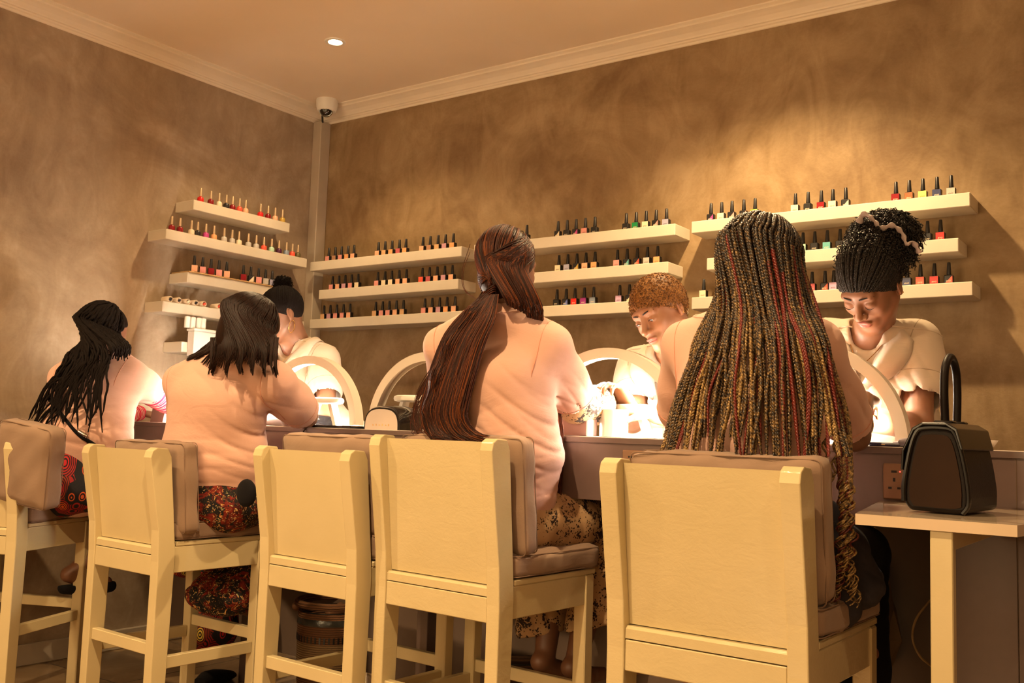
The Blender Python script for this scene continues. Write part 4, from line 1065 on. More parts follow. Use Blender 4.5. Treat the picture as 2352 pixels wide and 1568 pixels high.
    # long loose ones over the right shoulder ending in curls on the seat
    for i in range(15):
        t = i/14; az = math.radians(95+25*t); el0 = math.radians(20+40*rng.rand())
        u0 = V(math.sin(az)*math.cos(el0), -math.cos(az)*math.cos(el0), math.sin(el0)); u1 = V(math.sin(az), -math.cos(az), -.12)
        P = slerp_path(c, R, 1.0, u0, u1, .005, .016, 4)
        jx = rng.uniform(-7, 7)
        P += [onY(1868+14*t+jx, 730, 2.10), onY(1895+22*t+jx, 850, 2.075), onY(1918+30*t+jx, 960, 2.07), onY(1925+30*t+jx, 1060, 2.055), onY(1930+26*t+jx, 1150, 2.05)]
        br, rr = braid_paths(np.array(P), .0084, .020); paths += br; rad += rr; cols += [(0, .9, .4) if i % 4 else (1, 0, 0)]*3
        # curl
        endx = (1905, 1960)[i % 2]+rng.uniform(-14, 14); Q = smooth_path([P[-2], P[-1], onY(1944+jx*1.4+(i % 3-1)*10, 1240, 2.045), onY((1944+endx)/2+jx, 1320, 2.045), onY(endx, 1382+rng.uniform(-12, 18), 2.06)], 90)
        T, Nn, Bq = frames(Q); ln = np.linspace(0, 1, 90); a = ln*2*math.pi*rng.uniform(7, 10)+i; rr_ = .0075*np.clip(ln*5, 0, 1)
        paths.append(Q+Nn*(np.cos(a)*rr_)[:, None]+Bq*(np.sin(a)*rr_)[:, None]); rad.append(np.linspace(.0028, .0014, 90)); cols.append((0, 1, 1) if i % 4 else (.7, .4, .4))
    for (xs, n2) in (((1898, 1890, 1888, 1893), 2), ((1925, 1912, 1905, 1890), 3)):
        for k in range(n2):
            Q = smooth_path([onY(xs[0]+k*5, 1000, 2.07), onY(xs[1]+k*4, 1070, 2.06), onY(xs[2]-k*3, 1120, 2.06), onY(xs[3]+k*2, 1190, 2.07)], 50); T, Nn, Bq = frames(Q); ln = np.linspace(0, 1, 50); a = ln*2*math.pi*4+k
            paths.append(Q+Nn*(np.cos(a)*.006)[:, None]+Bq*(np.sin(a)*.006)[:, None]); rad.append(np.linspace(.0026, .0012, 50)); cols.append((0, 1, .6))
    hair_obj('box_braids', paths, rad, M['braid'], root, 5, cols, extra=ex)
def braid_mat():
    m, nt, b = nodes_of('box_braid_fibre'); at = N(nt, 'ShaderNodeAttribute', attribute_name='tint'); sc = N(nt, 'ShaderNodeSeparateColor'); nt.links.new(at.outputs['Color'], sc.inputs[0])
    v = coords(nt); n1 = noise(nt, v, 150, 3, .7); n2 = noise(nt, v, 520, 2)
    thr = math_n(nt, 'ADD', math_n(nt, 'MULTIPLY', n1, .8), math_n(nt, 'ADD', math_n(nt, 'MULTIPLY', n2, .35), math_n(nt, 'MULTIPLY', sc.outputs[1], .17)))
    mix = ramp(nt, thr, [(.60, (.007, .004, .003)), (.70, (.10, .052, .016)), (.86, (.40, .25, .085))])
    red = ramp(nt, n1, [(.3, (.06, .004, .003)), (.7, (.17, .014, .007))])
    nt.links.new(mixc(nt, sc.outputs[0], mix, red), b.inputs['Base Color']); b.inputs['Roughness'].default_value = .42; bump(nt, b, n2, .5, .001); return m
M['braid'] = braid_mat()
M['black_cloth'] = fabric('black_cloth', (.006, .005, .006), st=.2); M['denim'] = fabric('washed_denim', (.034, .031, .040), wx=1500, var=.4, st=.4)
for k_ in ('black_cloth', 'denim'): bs_ = M[k_].node_tree.nodes['Principled BSDF']; bs_.inputs['Sheen Weight'].default_value = 0.02; bs_.inputs['Specular IOR Level'].default_value = .12

# ---------- client with the auburn ponytail
def client_ponytail():
    hip = V(-1.735, 2.36, .80); waist = onY(1160, 1040, 2.34); chest = onY(1145, 880, 2.33); neckb = onY(1150, 720, 2.33)
    shl = onY(1020, 800, 2.31); shr = onY(1262, 800, 2.39); c = onY(1163, 612, 2.325); R = rotm(-3, 8, 3)
    B = dict(hip=hip, waist=waist, chest=chest, neckb=neckb, shl=shl, shr=shr, rh=(.165, .12), rw=(.140, .105), rc=(.150, .11))
    root = thing('person', 'person seen from behind with a long auburn ponytail of fine braids in a peach tee', 'person', (hip[0], hip[1], 0))
    elr = onY(1324, 930, 2.56); wrr = onY(1400, 930, 2.74); ell_ = onY(1040, 960, 2.47); wrl = onY(1150, 955, 2.72)
    S = SDF(); torso(S, B); head(S, c, R, 1.0, neckb, face=True); arm(S, shr, elr, wrr); arm(S, shl, ell_, wrl)
    hand(S, wrr+(wrr-elr)*.1, V(.35, 1, .12), V(0, 0, -1), .95, 1, curl=(20, 25, 20)); hand(S, wrl, V(.4, 1, 0), V(0, 0, -1), .95, -1)
    kn = (V(-1.75, 2.76, .775), V(-1.57, 2.76, .775)); an = (V(-1.70, 2.60, .365), V(-1.59, 2.60, .365))
    legs(S, hip, V(1, 0, 0), kn, an, V(.1, 1, 0)); sdf_obj('body', S, .0045, [M['skin_deep']], root)
    S = SDF(); tee(S, B, .013); S.chain([shr, shr*.5+elr*.5, shr*.22+elr*.78], [.062, .066, .070], .04); S.chain([shl, shl*.5+ell_*.5, shl*.2+ell_*.8], [.060, .062, .062], .02)
    ax = (elr-shr)/np.linalg.norm(elr-shr); S.cut(elr+ax*.012, ax+V(0, .0, 0)) if False else None
    S.cone(elr+ax*.09, elr-ax*.060, .058, .058, .004, 'sub')
    S.cone(neckb+V(0, .03, .09), neckb+V(0, .025, .034), .058, .058, .006, 'sub')
    S.ell(hip+V(.10, -.02, .075), (.085, .095, .035), None, .03)    # cloth bunched above the waistband
    S.fold(shr+V(-.06, 0, -.17), V(.75, -.1, .65), .050, .010, .12, 1.2, 3); S.fold(waist+V(.07, -.04, .03), V(.5, -.1, .85), .062, .009, .15, .4, 4); S.fold(waist+V(-.06, -.06, .03), V(-.35, .1, .9), .07, .006, .15, 1.0, 4)
    S.fold(hip+V(.10, -.06, .09), V(-.35, .1, .9), .040, .010, .12, 2.0, 6); S.fold(shr*.4+elr*.6, V(.75, .3, .5), .05, .006, .09, 0)
    sdf_obj('tee_shirt', S, .0045, M['tee'], root); TEE = S
    seams(root, S, B, shr, elr, shl, ell_, 0.87)
    S = SDF(); S.chain([elr-ax*.07, elr, elr*.4+wrr*.6, wrr*.92+elr*.08], [.052, .056, .060, .042], .014); fa = (wrr-elr)/np.linalg.norm(wrr-elr)
    S.fold(elr*.5+wrr*.5, fa, .035, .006, .09); S.cone(wrr+fa*.05, wrr-fa*.02, .028, .030, .004, 'sub')
    o = sdf_obj('blouse_sleeve', S, .0045, M['snake'], root); o['label'] = 'snake print blouse sleeve under the tee'
    S = SDF(); S.chain([ell_, ell_*.4+wrl*.6, wrl*.9+ell_*.1], [.050, .054, .040], .014); o = sdf_obj('blouse_sleeve', S, .006, M['snake'], root)
    S = SDF(); S.sec(hip+V(0, 0, -.02), hip+V(0, 0, .075), V(1, 0, 0), (.185, .135), (.155, .115), .03)
    for q in (0, 1):
        h = hip+V((q*2-1)*.09, 0, -.005); S.chain([h, h*.5+kn[q]*.5, kn[q]], [.098, .094, .080], .03); S.chain([kn[q], kn[q]+V(0, -.05, -.16), kn[q]+V(0, -.12, -.33)], [.082, .088, .078], .03)
    S.cut(V(-1.65, 2.6, .445), V(.25, 0, -1)); S.fold(V(-1.62, 2.58, .55), V(.8, .2, .3), .05, .008, .16)
    S.fold(hip+V(.12, .15, .03), V(-.4, .8, .2), .05, .005, .14)
    o = sdf_obj('skirt', S, .0055, M['snake'], root); o['label'] = 'snake print skirt'
    # hair: fine braids drawn over the head to a tie low on the left, then the hanging tail
    S = scalp(c, R, 1.0, .004, front=(.072, .050)); S.ell(c+R @ V(.018, -.045, -.055), (.060, .046, .056), R, .03); ex1 = S.mesh(.004); SC = S
    tie = onY(1128, 672, 2.225); tl = R.T @ (tie-c)-SKULL_C; paths = []; rad = []
    for i in range(460):
        az = rng.uniform(-math.pi, math.pi); el0 = math.asin(rng.uniform(-.25, 1)); u0 = V(math.cos(el0)*math.sin(az), math.cos(el0)*math.cos(az), math.sin(el0))
        if u0[1] > .55 and u0[2] < .5: continue
        P = slerp_path(c, R, 1.0, u0, tl/np.linalg.norm(tl), .009+rng.uniform(0, .005), .010+rng.uniform(0, .010), 9)
        if P[0][2] < c[2]-.04 and u0[0] > .3: continue
        Q = smooth_path(P+[tie+rng.uniform(-.008, .008, 3)], 16); Q[:13] = SC.snap(Q[:13], .0022+.003*rng.rand()); paths.append(Q); rad.append(np.full(16, .0016))
    for i in range(260):   # curtain on the right side of the neck
        t = rng.rand(); u0 = V(.8, -.3+.9*rng.rand(), .5*rng.rand()+.1); u1 = V(.85-.75*t, -.75*t-.1, -.35)
        P = slerp_path(c, R, 1.0, u0, u1, .010, .020, 6); P += [onY(1243-85*t+rng.uniform(-4, 4), 700-18*t, 2.31-.085*t), onY(1248-82*t, 736-38*t+rng.uniform(-4, 4), 2.35-.11*t)]; P += [onY(1262-40*t, 780+20*rng.rand(), 2.52)] if t < .5 else []
        paths.append(smooth_path(P, 16)); rad.append(np.full(16, .0019))
    S = SDF(); tailp = [(1128, 672, 2.225, .016), (1098, 725, 2.20, .026), (1056, 800, 2.185, .040), (1032, 870, 2.180, .050), (1016, 940, 2.180, .052), (1030, 1000, 2.185, .050), (1075, 1028, 2.19, .034)]
    for a, b_ in zip(tailp[:-1], tailp[1:]): S.sec(onY(*a[:3]), onY(*b_[:3]), RT, (a[3]*.86, a[3]*.34), (b_[3]*.86, b_[3]*.34), .03)
    ex2 = S.mesh(.005); ST_ = S
    Lp = [(1116, 676), (1070, 712), (1022, 768), (992, 840), (974, 900), (964, 948), (985, 1004), (1060, 1030)]; Rp = [(1142, 676), (1136, 730), (1112, 790), (1092, 860), (1078, 915), (1072, 960), (1092, 990), (1135, 1012)]
    for i in range(560):
        t = rng.rand(); lay = rng.rand(); th = 2*math.pi*rng.rand(); P = []
        for j in range(8):
            bul = math.sqrt(max(0, 1-(2*t-1)**2)); x = Lp[j][0]*(1-t)+Rp[j][0]*t; y = Lp[j][1]*(1-t)+Rp[j][1]*t
            yy = np.interp(j, range(8), (2.225, 2.20, 2.185, 2.175, 2.17, 2.17, 2.18, 2.19))-bul*np.interp(j, range(8), (.010, .012, .018, .022, .023, .023, .022, .018))-.004*lay
            P.append(onY(x+3*math.sin(th+j*.9), y, yy))
        P[-1] = P[-1]+rng.uniform(-.01, .01, 3); P = P if rng.rand() < .75 else P[:7]
        Q = smooth_path(P, 26); Q = ST_.snap(Q, .002+.006*lay, 2, True); paths.append(Q); rad.append(np.interp(np.linspace(0, 1, 26), [0, .8, 1], [.0016, .0017, .0008]))
    for i in range(40):   # flyaways
        t = rng.rand(); P = [onY(1020-25*t, 800+80*t, 2.19), onY(968-12*rng.rand(), 900+40*t, 2.19), onY(955+rng.uniform(-18, 20), 955+30*rng.rand(), 2.19), onY(945+50*rng.rand(), 1000+25*rng.rand(), 2.19)]
        paths.append(smooth_path(P, 14)); rad.append(np.full(14, .0007))
    for i in range(26):   # ends hanging in front of the torso at the right
        P = [onY(1280+6*rng.rand(), 930, 2.50), onY(1287+8*rng.rand(), 1000, 2.49), onY(1284+10*rng.rand(), 1080, 2.48), onY(1275+14*rng.rand(), 1150, 2.47)]
        paths.append(smooth_path(P, 12)); rad.append(np.full(12, .0016))
    for i in range(2):
        paths.append(smooth_path([onY(1080, 560+i*18, 2.26), onY(1062+i*3, 620, 2.25), onY(1066+i*2, 665, 2.24), onY(1100, 690, 2.23)], 16)); rad.append(np.full(16, .0009))
    # wrap round the tie
    a = np.linspace(0, 2*math.pi, 20)
    for k in range(4): paths.append(tie+V(0, -.004, 0)+np.stack([.017*np.cos(a), .012*np.sin(a), .006*k-.01+.012*np.cos(a)], 1)); rad.append(np.full(20, .0026))
    v1 = join_geo([ex1, ex2]); hair_obj('braided_ponytail', paths, rad, M['hair_auburn'], root, 5, [(g_,)*3 for g_ in rng.rand(len(paths))**1.6], extra=v1)

# ---------- client with straight dark hair
def client_bob():
    hip = V(-2.86, 2.23, .80); waist = onY(492, 1050, 2.21); chest = onY(500, 920, 2.20); neckb = onY(548, 818, 2.22)
    shl = onY(418, 880, 2.18); shr = onY(632, 880, 2.27); c = onY(575, 762, 2.235); R = rotm(-8, 24, 6)
    B = dict(hip=hip, waist=waist, chest=chest, neckb=neckb, shl=shl, shr=shr, rh=(.185, .135), rw=(.168, .125), rc=(.165, .12))
    root = thing('person', 'person seen from behind with straight dark brown shoulder-length hair in a peach tee', 'person', (hip[0], hip[1], 0))
    elr = onY(702, 955, 2.50); wrr = onY(612, 966, 2.66); ell_ = onY(430, 985, 2.45); wrl = onY(520, 968, 2.70)
    S = SDF(); torso(S, B); head(S, c, R, 1.0, neckb, face=False); arm(S, shr, elr, wrr, (.052, .043, .027)); arm(S, shl, ell_, wrl)
    hand(S, wrr, V(-1, .3, 0), V(0, 0, -1), .95, 1); hand(S, wrl, V(.6, 1, 0), V(0, 0, -1), .95, -1)
    kn = (V(-2.99, 2.62, .775), V(-2.80, 2.64, .775)); an = (V(-3.02, 2.42, .41), V(-2.90, 2.42, .41)); legs(S, hip, V(1, 0, 0), kn, an, V(0, 1, 0))
    sdf_obj('body', S, .0055, [M['skin_deep']], root)
    S = SDF(); tee(S, B, .013); ax = (elr-shr)/np.linalg.norm(elr-shr); S.chain([shr, shr*.5+elr*.5, shr*.22+elr*.78], [.064, .068, .070], .04); S.chain([shl, shl*.5+ell_*.5, shl*.2+ell_*.8], [.062, .062, .06], .02)
    S.cone(elr+ax*.05, elr-ax*.075, .058, .056, .004, 'sub'); S.cone(neckb+V(0, .03, .09), neckb+V(0, .025, .034), .058, .058, .006, 'sub')
    S.fold(shr+V(-.05, -.03, -.13), V(.6, 0, .8), .06, .008, .12, 1, 3); S.fold(waist+V(.03, -.10, -.07), V(.12, 0, 1), .10, .007, .10, 2.2, 3); S.fold(hip+V(.05, -.1, .10), V(-.2, 0, 1), .05, .008, .10, .4, 4); S.fold(waist+V(.14, 0, .02), V(.3, 0, 1), .05, .008, .1, .9, 5)
    sdf_obj('tee_shirt', S, .0055, M['tee'], root); TEE = S
    seams(root, S, B, shr, elr, shl, ell_, 0.74)
    S = SDF(); S.sec(hip+V(0, 0, -.02), hip+V(0, 0, .07), V(1, 0, 0), (.205, .15), (.185, .14), .03)
    for q in (0, 1):
        h = hip+V((q*2-1)*.09, 0, -.005); S.chain([h, h*.5+kn[q]*.5, kn[q]], [.10, .096, .085], .03); S.chain([kn[q], kn[q]*.5+an[q]*.5, an[q]+V(0, 0, .06)], [.085, .085, .07], .03)
    S.ell(V(-2.955, 2.37, .43), (.150, .12, .075), None, .05); S.fold(V(-2.95, 2.30, .45), V(.75, .2, .5), .07, .016, .15, 1, 9); S.fold(V(-2.90, 2.28, .42), V(.2, .2, 1), .05, .010, .12, 2, 9)
    S.cut(V(-2.95, 2.36, .352), V(0, 0, -1))
    o = sdf_obj('patterned_skirt', S, .006, M['floral'], root); o['label'] = 'black skirt with red, orange and yellow splashed print'
    S = SDF(); S.ell(onY(566, 1132, 2.145), (.044, .02, .046), None, .01); o = sdf_obj('black_pouch', S, .004, M['black_cloth'], root)
    # hair
    S = scalp(c, R, 1.0, .014, front=(.085, .045), nrm=(0, -.75, .66)); S.ell(c+R @ V(0, -.035, -.03), (.080, .070, .085), R, .03); ex = S.mesh(.004)
    paths = []; rad = []
    crown = V(0, .15, 1)
    for i in range(900):
        t = rng.rand(); az = math.asin(2*t-1)*1.35; lay = rng.rand()
        u0 = V(math.sin(az)*.25*rng.rand(), .15-.25*rng.rand(), 1); u1 = V(math.sin(az), -math.cos(az), -.02)
        P = slerp_path(c, R, 1.0, u0, u1, .014+.004*lay, .020+.008*lay, 5)
        x = np.interp(t, (0, .05, .2, .5, .85, 1), (428, 448, 486, 548, 612, 636)); ye = np.interp(t, (0, .1, .3, .5, .8, 1), (826, 842, 850, 838, 845, 846))+14*math.sin(t*41)+8*rng.rand()
        Yb = np.interp(t, (0, .3, .5, .7, 1), (2.17, 2.10, 2.09, 2.12, 2.22)); pm = onY(478+160*t-8*(1-t)**2, 795, Yb+.006)
        P += [pm+rng.uniform(-.004, .004, 3), onY(x+10*math.sin(t*41+1), ye, Yb+.002*rng.randn())]
        Q = smooth_path(P, 18); Q[9:] = TEE.snap(Q[9:], .002+.008*lay, 2, True); paths.append(Q); rad.append(np.interp(np.linspace(0, 1, 18), [0, .7, 1], [.0026, .0026, .0006]))
    for i in range(70):
        x0 = rng.choice((480, 540, 548, 618, 628)); P = [onY(max(x0+8*rng.rand()+4, 478), 775, 2.118), onY(x0+7*rng.rand(), 828, 2.10), onY(x0+4*rng.rand()+(8 if x0 > 500 else -3), 862-abs(6*rng.randn()), 2.105)]
        paths.append(smooth_path(P, 10)); rad.append(np.linspace(.0024, .0006, 10))
    hair_obj('straight_hair', paths, rad, M['hair_brown'], root, 5, extra=ex)

# ---------- client with dreadlocks
def client_dreads():
    hip = V(-3.68, 2.14, .80); waist = onY(200, 1010, 2.20); chest = onY(215, 905, 2.24); neckb = onY(238, 812, 2.28)
    shl = onY(150, 872, 2.20); shr = onY(300, 868, 2.34); c = onY(240, 763, 2.30); R = rotm(-10, 20, 4)
    B = dict(hip=hip, waist=waist, chest=chest, neckb=neckb, shl=shl, shr=shr, rh=(.175, .13), rw=(.155, .115), rc=(.152, .11))
    root = thing('person', 'person seen from behind with black dreadlocks in a peach tee over striped sleeves', 'person', (hip[0], hip[1], 0))
    elr = onY(386, 920, 2.62); wrr = onY(420, 950, 2.80); ell_ = onY(250, 960, 2.50); wrl = onY(322, 948, 2.74)
    S = SDF(); torso(S, B); head(S, c, R, 1.0, neckb, face=False); arm(S, shr, elr, wrr); arm(S, shl, ell_, wrl)
    hand(S, wrr, V(0, 1, -.1), V(0, 0, -1), .95, 1); hand(S, wrl, V(.3, 1, -.1), V(0, 0, -1), .95, -1)
    kn = (V(-3.55, 2.58, .775), V(-3.36, 2.60, .775)); an = (V(-3.74, 2.26, .44), V(-3.27, 2.56, .20)); legs(S, hip, V(1, 0, 0), kn, an, V(.1, 1, 0))
    sdf_obj('body', S, .0055, [M['skin_deep']], root)
    S = SDF(); tee(S, B, .013); ax = (elr-shr)/np.linalg.norm(elr-shr); S.chain([shr, shr*.7+elr*.3, shr*.52+elr*.48], [.062, .064, .062], .04); S.chain([shl, shl*.5+ell_*.5, shl*.3+ell_*.7], [.06, .06, .06], .02)
    S.cone(neckb+V(0, .03, .09), neckb+V(0, .025, .034), .058, .058, .006, 'sub')
    S.fold(shr+V(-.06, -.03, -.15), V(.5, 0, .85), .055, .009, .13, 1, 3); S.fold(waist+V(0, -.06, .02), V(.25, 0, 1), .06, .007, .17, 2, 4); S.fold(shr*.5+elr*.5, V(.8, .3, -.2), .04, .005, .1); S.fold(hip+V(0, -.1, .12), V(0, 0, 1), .05, .004, .08)
    sdf_obj('tee_shirt', S, .0055, M['tee'], root); TEE = S
    seams(root, S, B, shr, elr, shl, ell_, 0.56)
    # striped sleeves: rings along the arm
    def sleeve(name, a, b_, r0, r1):
        n = 40; P = smooth_path([a, b_], n); v, f = tube_geo([P], [np.linspace(r0, r1, n)*(1+.03*np.sin(np.arange(n)*.9))], 28); cc = np.repeat(np.linspace(0, 1, n)*np.linalg.norm(b_-a)/.20, 28)
        cols = np.stack([cc, cc, cc, np.ones_like(cc)], 1); return v, f, cols
    v1, f1, c1 = sleeve('a', shr*.55+elr*.45, elr+ax*.05, .062, .056); v2, f2, c2 = sleeve('b', ell_*.5+wrl*.5, wrl, .042, .034)
    for vv, ff, cc in ((v1, f1, c1), (v2, f2, c2)):
        o = link('striped_sleeve', mesh_np('striped_sleeve', vv, ff, [M['striped']], True, cols=cc), root, tuple(-np.array(root.location))); o['label'] = 'pink and white striped sleeve'
    S = SDF(); S.sec(hip+V(0, 0, -.02), hip+V(0, 0, .07), V(1, 0, 0), (.195, .145), (.175, .13), .03)
    for q in (0, 1):
        h = hip+V((q*2-1)*.09, 0, -.005); S.chain([h, h*.5+kn[q]*.5, kn[q]], [.10, .096, .085], .03)
    S.chain([kn[1], V(-3.33, 2.60, .52), V(-3.27, 2.58, .24)], [.085, .095, .105], .03); S.chain([kn[0], V(-3.48, 2.60, .50)], [.085, .09], .03)
    S.fold(V(-3.3, 2.55, .4), V(1, .1, .1), .05, .010, .18)
    o = sdf_obj('patterned_skirt', S, .006, M['paisley'], root); o['label'] = 'black skirt with red, yellow and pale teardrop print'
    S = SDF(); S.chain([an[0]+V(.0, -.035, -.060), an[0]+V(.01, .06, -.068), an[0]+V(.02, .15, -.070)], [.026, .032, .026], .01); S.cut(an[0]+V(0, 0, -.052), V(0, 0, 1)); o = sdf_obj('sandal', S, .004, M['black_cloth'], root)
    # crossbody strap down the back
    pts = [onY(118, 915, 2.10), onY(150, 962, 2.085), onY(180, 1000, 2.085), onY(205, 1020, 2.085), onY(232, 1050, 2.10)]; Q = TEE.snap(smooth_path(pts, 24), .002, 8); v, f = tube_geo([Q, TEE.snap(smooth_path([onY(184, 1000, 2.082), onY(203, 1030, 2.08), onY(212, 1062, 2.09)], 12), .002, 8)], [.0075, .006], 8, flat=.5)
    link('bag_strap', mesh_np('bag_strap', v, f, [M['black_cloth']], True), root, tuple(-np.array(root.location)))
    v, f = tube_geo([TEE.snap(smooth_path([onY(174, 986, 2.078), onY(192, 998, 2.078)], 4), .004, 8)], [.009], 8, flat=.5); link('strap_buckle', mesh_np('strap_buckle', v, f, [M['chrome']], True), root, tuple(-np.array(root.location)))
    S = scalp(c, R, 1.0, .004); ex = S.mesh(.005); paths = []; rad = []
    for i in range(135):
        t = (i % 45+.5)/45+rng.uniform(-.01, .01); az = math.asin(max(-1, min(1, 2*t-1)))*1.5; lay = rng.rand(); el0 = math.radians(rng.uniform(8, 86))
        u0 = V(math.sin(az)*math.cos(el0), -math.cos(az)*math.cos(el0), math.sin(el0)); u1 = V(math.sin(az), -math.cos(az), -.25)
        P = slerp_path(c, R, 1.0, u0, u1, .006, .012+.014*lay, 5); s0 = t; x8 = 172+126*s0; dp = np.interp(t, (0, .3, .6, 1), (2.22, 2.10, 2.12, 2.30))-.012*lay
        if s0 < .62:
            w = s0/.62; kk = rng.rand(); long_ = kk < .75-.45*w
            P.append(onY(x8-2-5*(1-w)+4*rng.randn(), 812+6*rng.randn(), dp)); P.append(onY(x8-4-30*(1-w)+5*rng.randn(), 852+7*rng.randn(), 2.085)) if rng.rand() < 1.15-.5*w else 0
            if long_ or kk < .9-.3*w: P.append(onY(x8-10-62*(1-w)+6*rng.randn(), 900+8*rng.randn(), 2.075))
            if long_: P.append(onY(x8-16-74*(1-w)+14*rng.randn(), 945+30*rng.rand()+40*rng.rand()**3, 2.075))
        else: P.append(onY(x8+2*rng.randn(), 790+5*rng.rand(), dp)); P.append(onY(x8+1+3*rng.randn(), 802+26*rng.rand(), dp))
        n = 30; Q = smooth_path(P, n); Q = Q+.0016*np.sin(np.arange(n)[:, None]*1.7+rng.rand(3)*6); Q[8:] = TEE.snap(Q[8:], .006+.008*lay, 3, True); paths.append(Q); rad.append(np.interp(np.linspace(0, 1, n), [0, .2, .9, 1], [.0062, .0058, .0046, .0020])*(1+.14*np.sin(np.arange(n)*2.4)))
    hair_obj('dreadlocks', paths, rad, M['hair_coily'], root, 6, extra=ex)
def print_mat(name, kind):
    m, nt, b = nodes_of(name); v = coords(nt)
    if kind == 'snake':
        n1 = noise(nt, v, 19, 5, .75, 1.0); vo = N(nt, 'ShaderNodeTexVoronoi', feature='F1'); vo.inputs['Scale'].default_value = 150; nt.links.new(v, vo.inputs['Vector'])
        base = ramp(nt, noise(nt, v, 12, 3), [(.35, (.50, .34, .19)), (.65, (.34, .20, .10))])
        spots = math_n(nt, 'GREATER_THAN', math_n(nt, 'SUBTRACT', n1, math_n(nt, 'MULTIPLY', vo.outputs['Distance'], .20)), .445)
        col = mixc(nt, spots, base, (.022, .012, .010))
    elif kind == 'floral':
        base = ramp(nt, noise(nt, v, 13, 4, .6, 1.5), [(.50, (.008, .006, .006)), (.56, (.13, .008, .005)), (.62, (.22, .02, .008)), (.66, (.010, .008, .008))])
        n2 = noise(nt, v, 52, 4, .6, 2.5); n3 = noise(nt, v, 40, 3, .5, 3.0)
        col = mixc(nt, ramp(nt, n2, [(.585, (0, 0, 0)), (.60, (1, 1, 1))]), base, ramp(nt, n3, [(.40, (.42, .10, .02)), (.5, (.62, .36, .10)), (.58, (.55, .46, .28)), (.64, (.16, .20, .04))]))
    else:
        mp = N(nt, 'ShaderNodeMapping'); mp.inputs['Scale'].default_value = (1, 1, .55); mp.inputs['Rotation'].default_value = (.2, .35, .3); nt.links.new(v, mp.inputs[0])
        vo = N(nt, 'ShaderNodeTexVoronoi', feature='F1'); vo.inputs['Scale'].default_value = 19; nt.links.new(mp.outputs[0], vo.inputs['Vector'])
        sc = N(nt, 'ShaderNodeSeparateColor'); nt.links.new(vo.outputs['Color'], sc.inputs[0])
        inner = ramp(nt, sc.outputs[0], [(0, (.45, .015, .02)), (.3, (.62, .42, .06)), (.5, (.60, .10, .02)), (.72, (.30, .36, .32)), (.86, (.25, .01, .05))], 'CONSTANT')
        outer = ramp(nt, sc.outputs[1], [(0, (.30, .015, .015)), (.35, (.010, .008, .010)), (.75, (.26, .03, .01))], 'CONSTANT')
        d = vo.outputs['Distance']
        ring = ramp(nt, math_n(nt, 'FRACT', math_n(nt, 'MULTIPLY', d, 9.0)), [(0, (1, 1, 1)), (.42, (0, 0, 0))], 'CONSTANT')
        col = mixc(nt, ring, mixc(nt, ramp(nt, d, [(.30, (0, 0, 0)), (.32, (1, 1, 1))]), inner, outer), (.012, .009, .010))
    nt.links.new(col, b.inputs['Base Color']); b.inputs['Roughness'].default_value = .8; b.inputs['Specular IOR Level'].default_value = .3; return m
M['snake'] = print_mat('snake_print', 'snake'); M['floral'] = print_mat('splashed_print', 'floral'); M['paisley'] = print_mat('teardrop_print', 'paisley')
client_braids(); client_ponytail(); client_bob(); client_dreads()
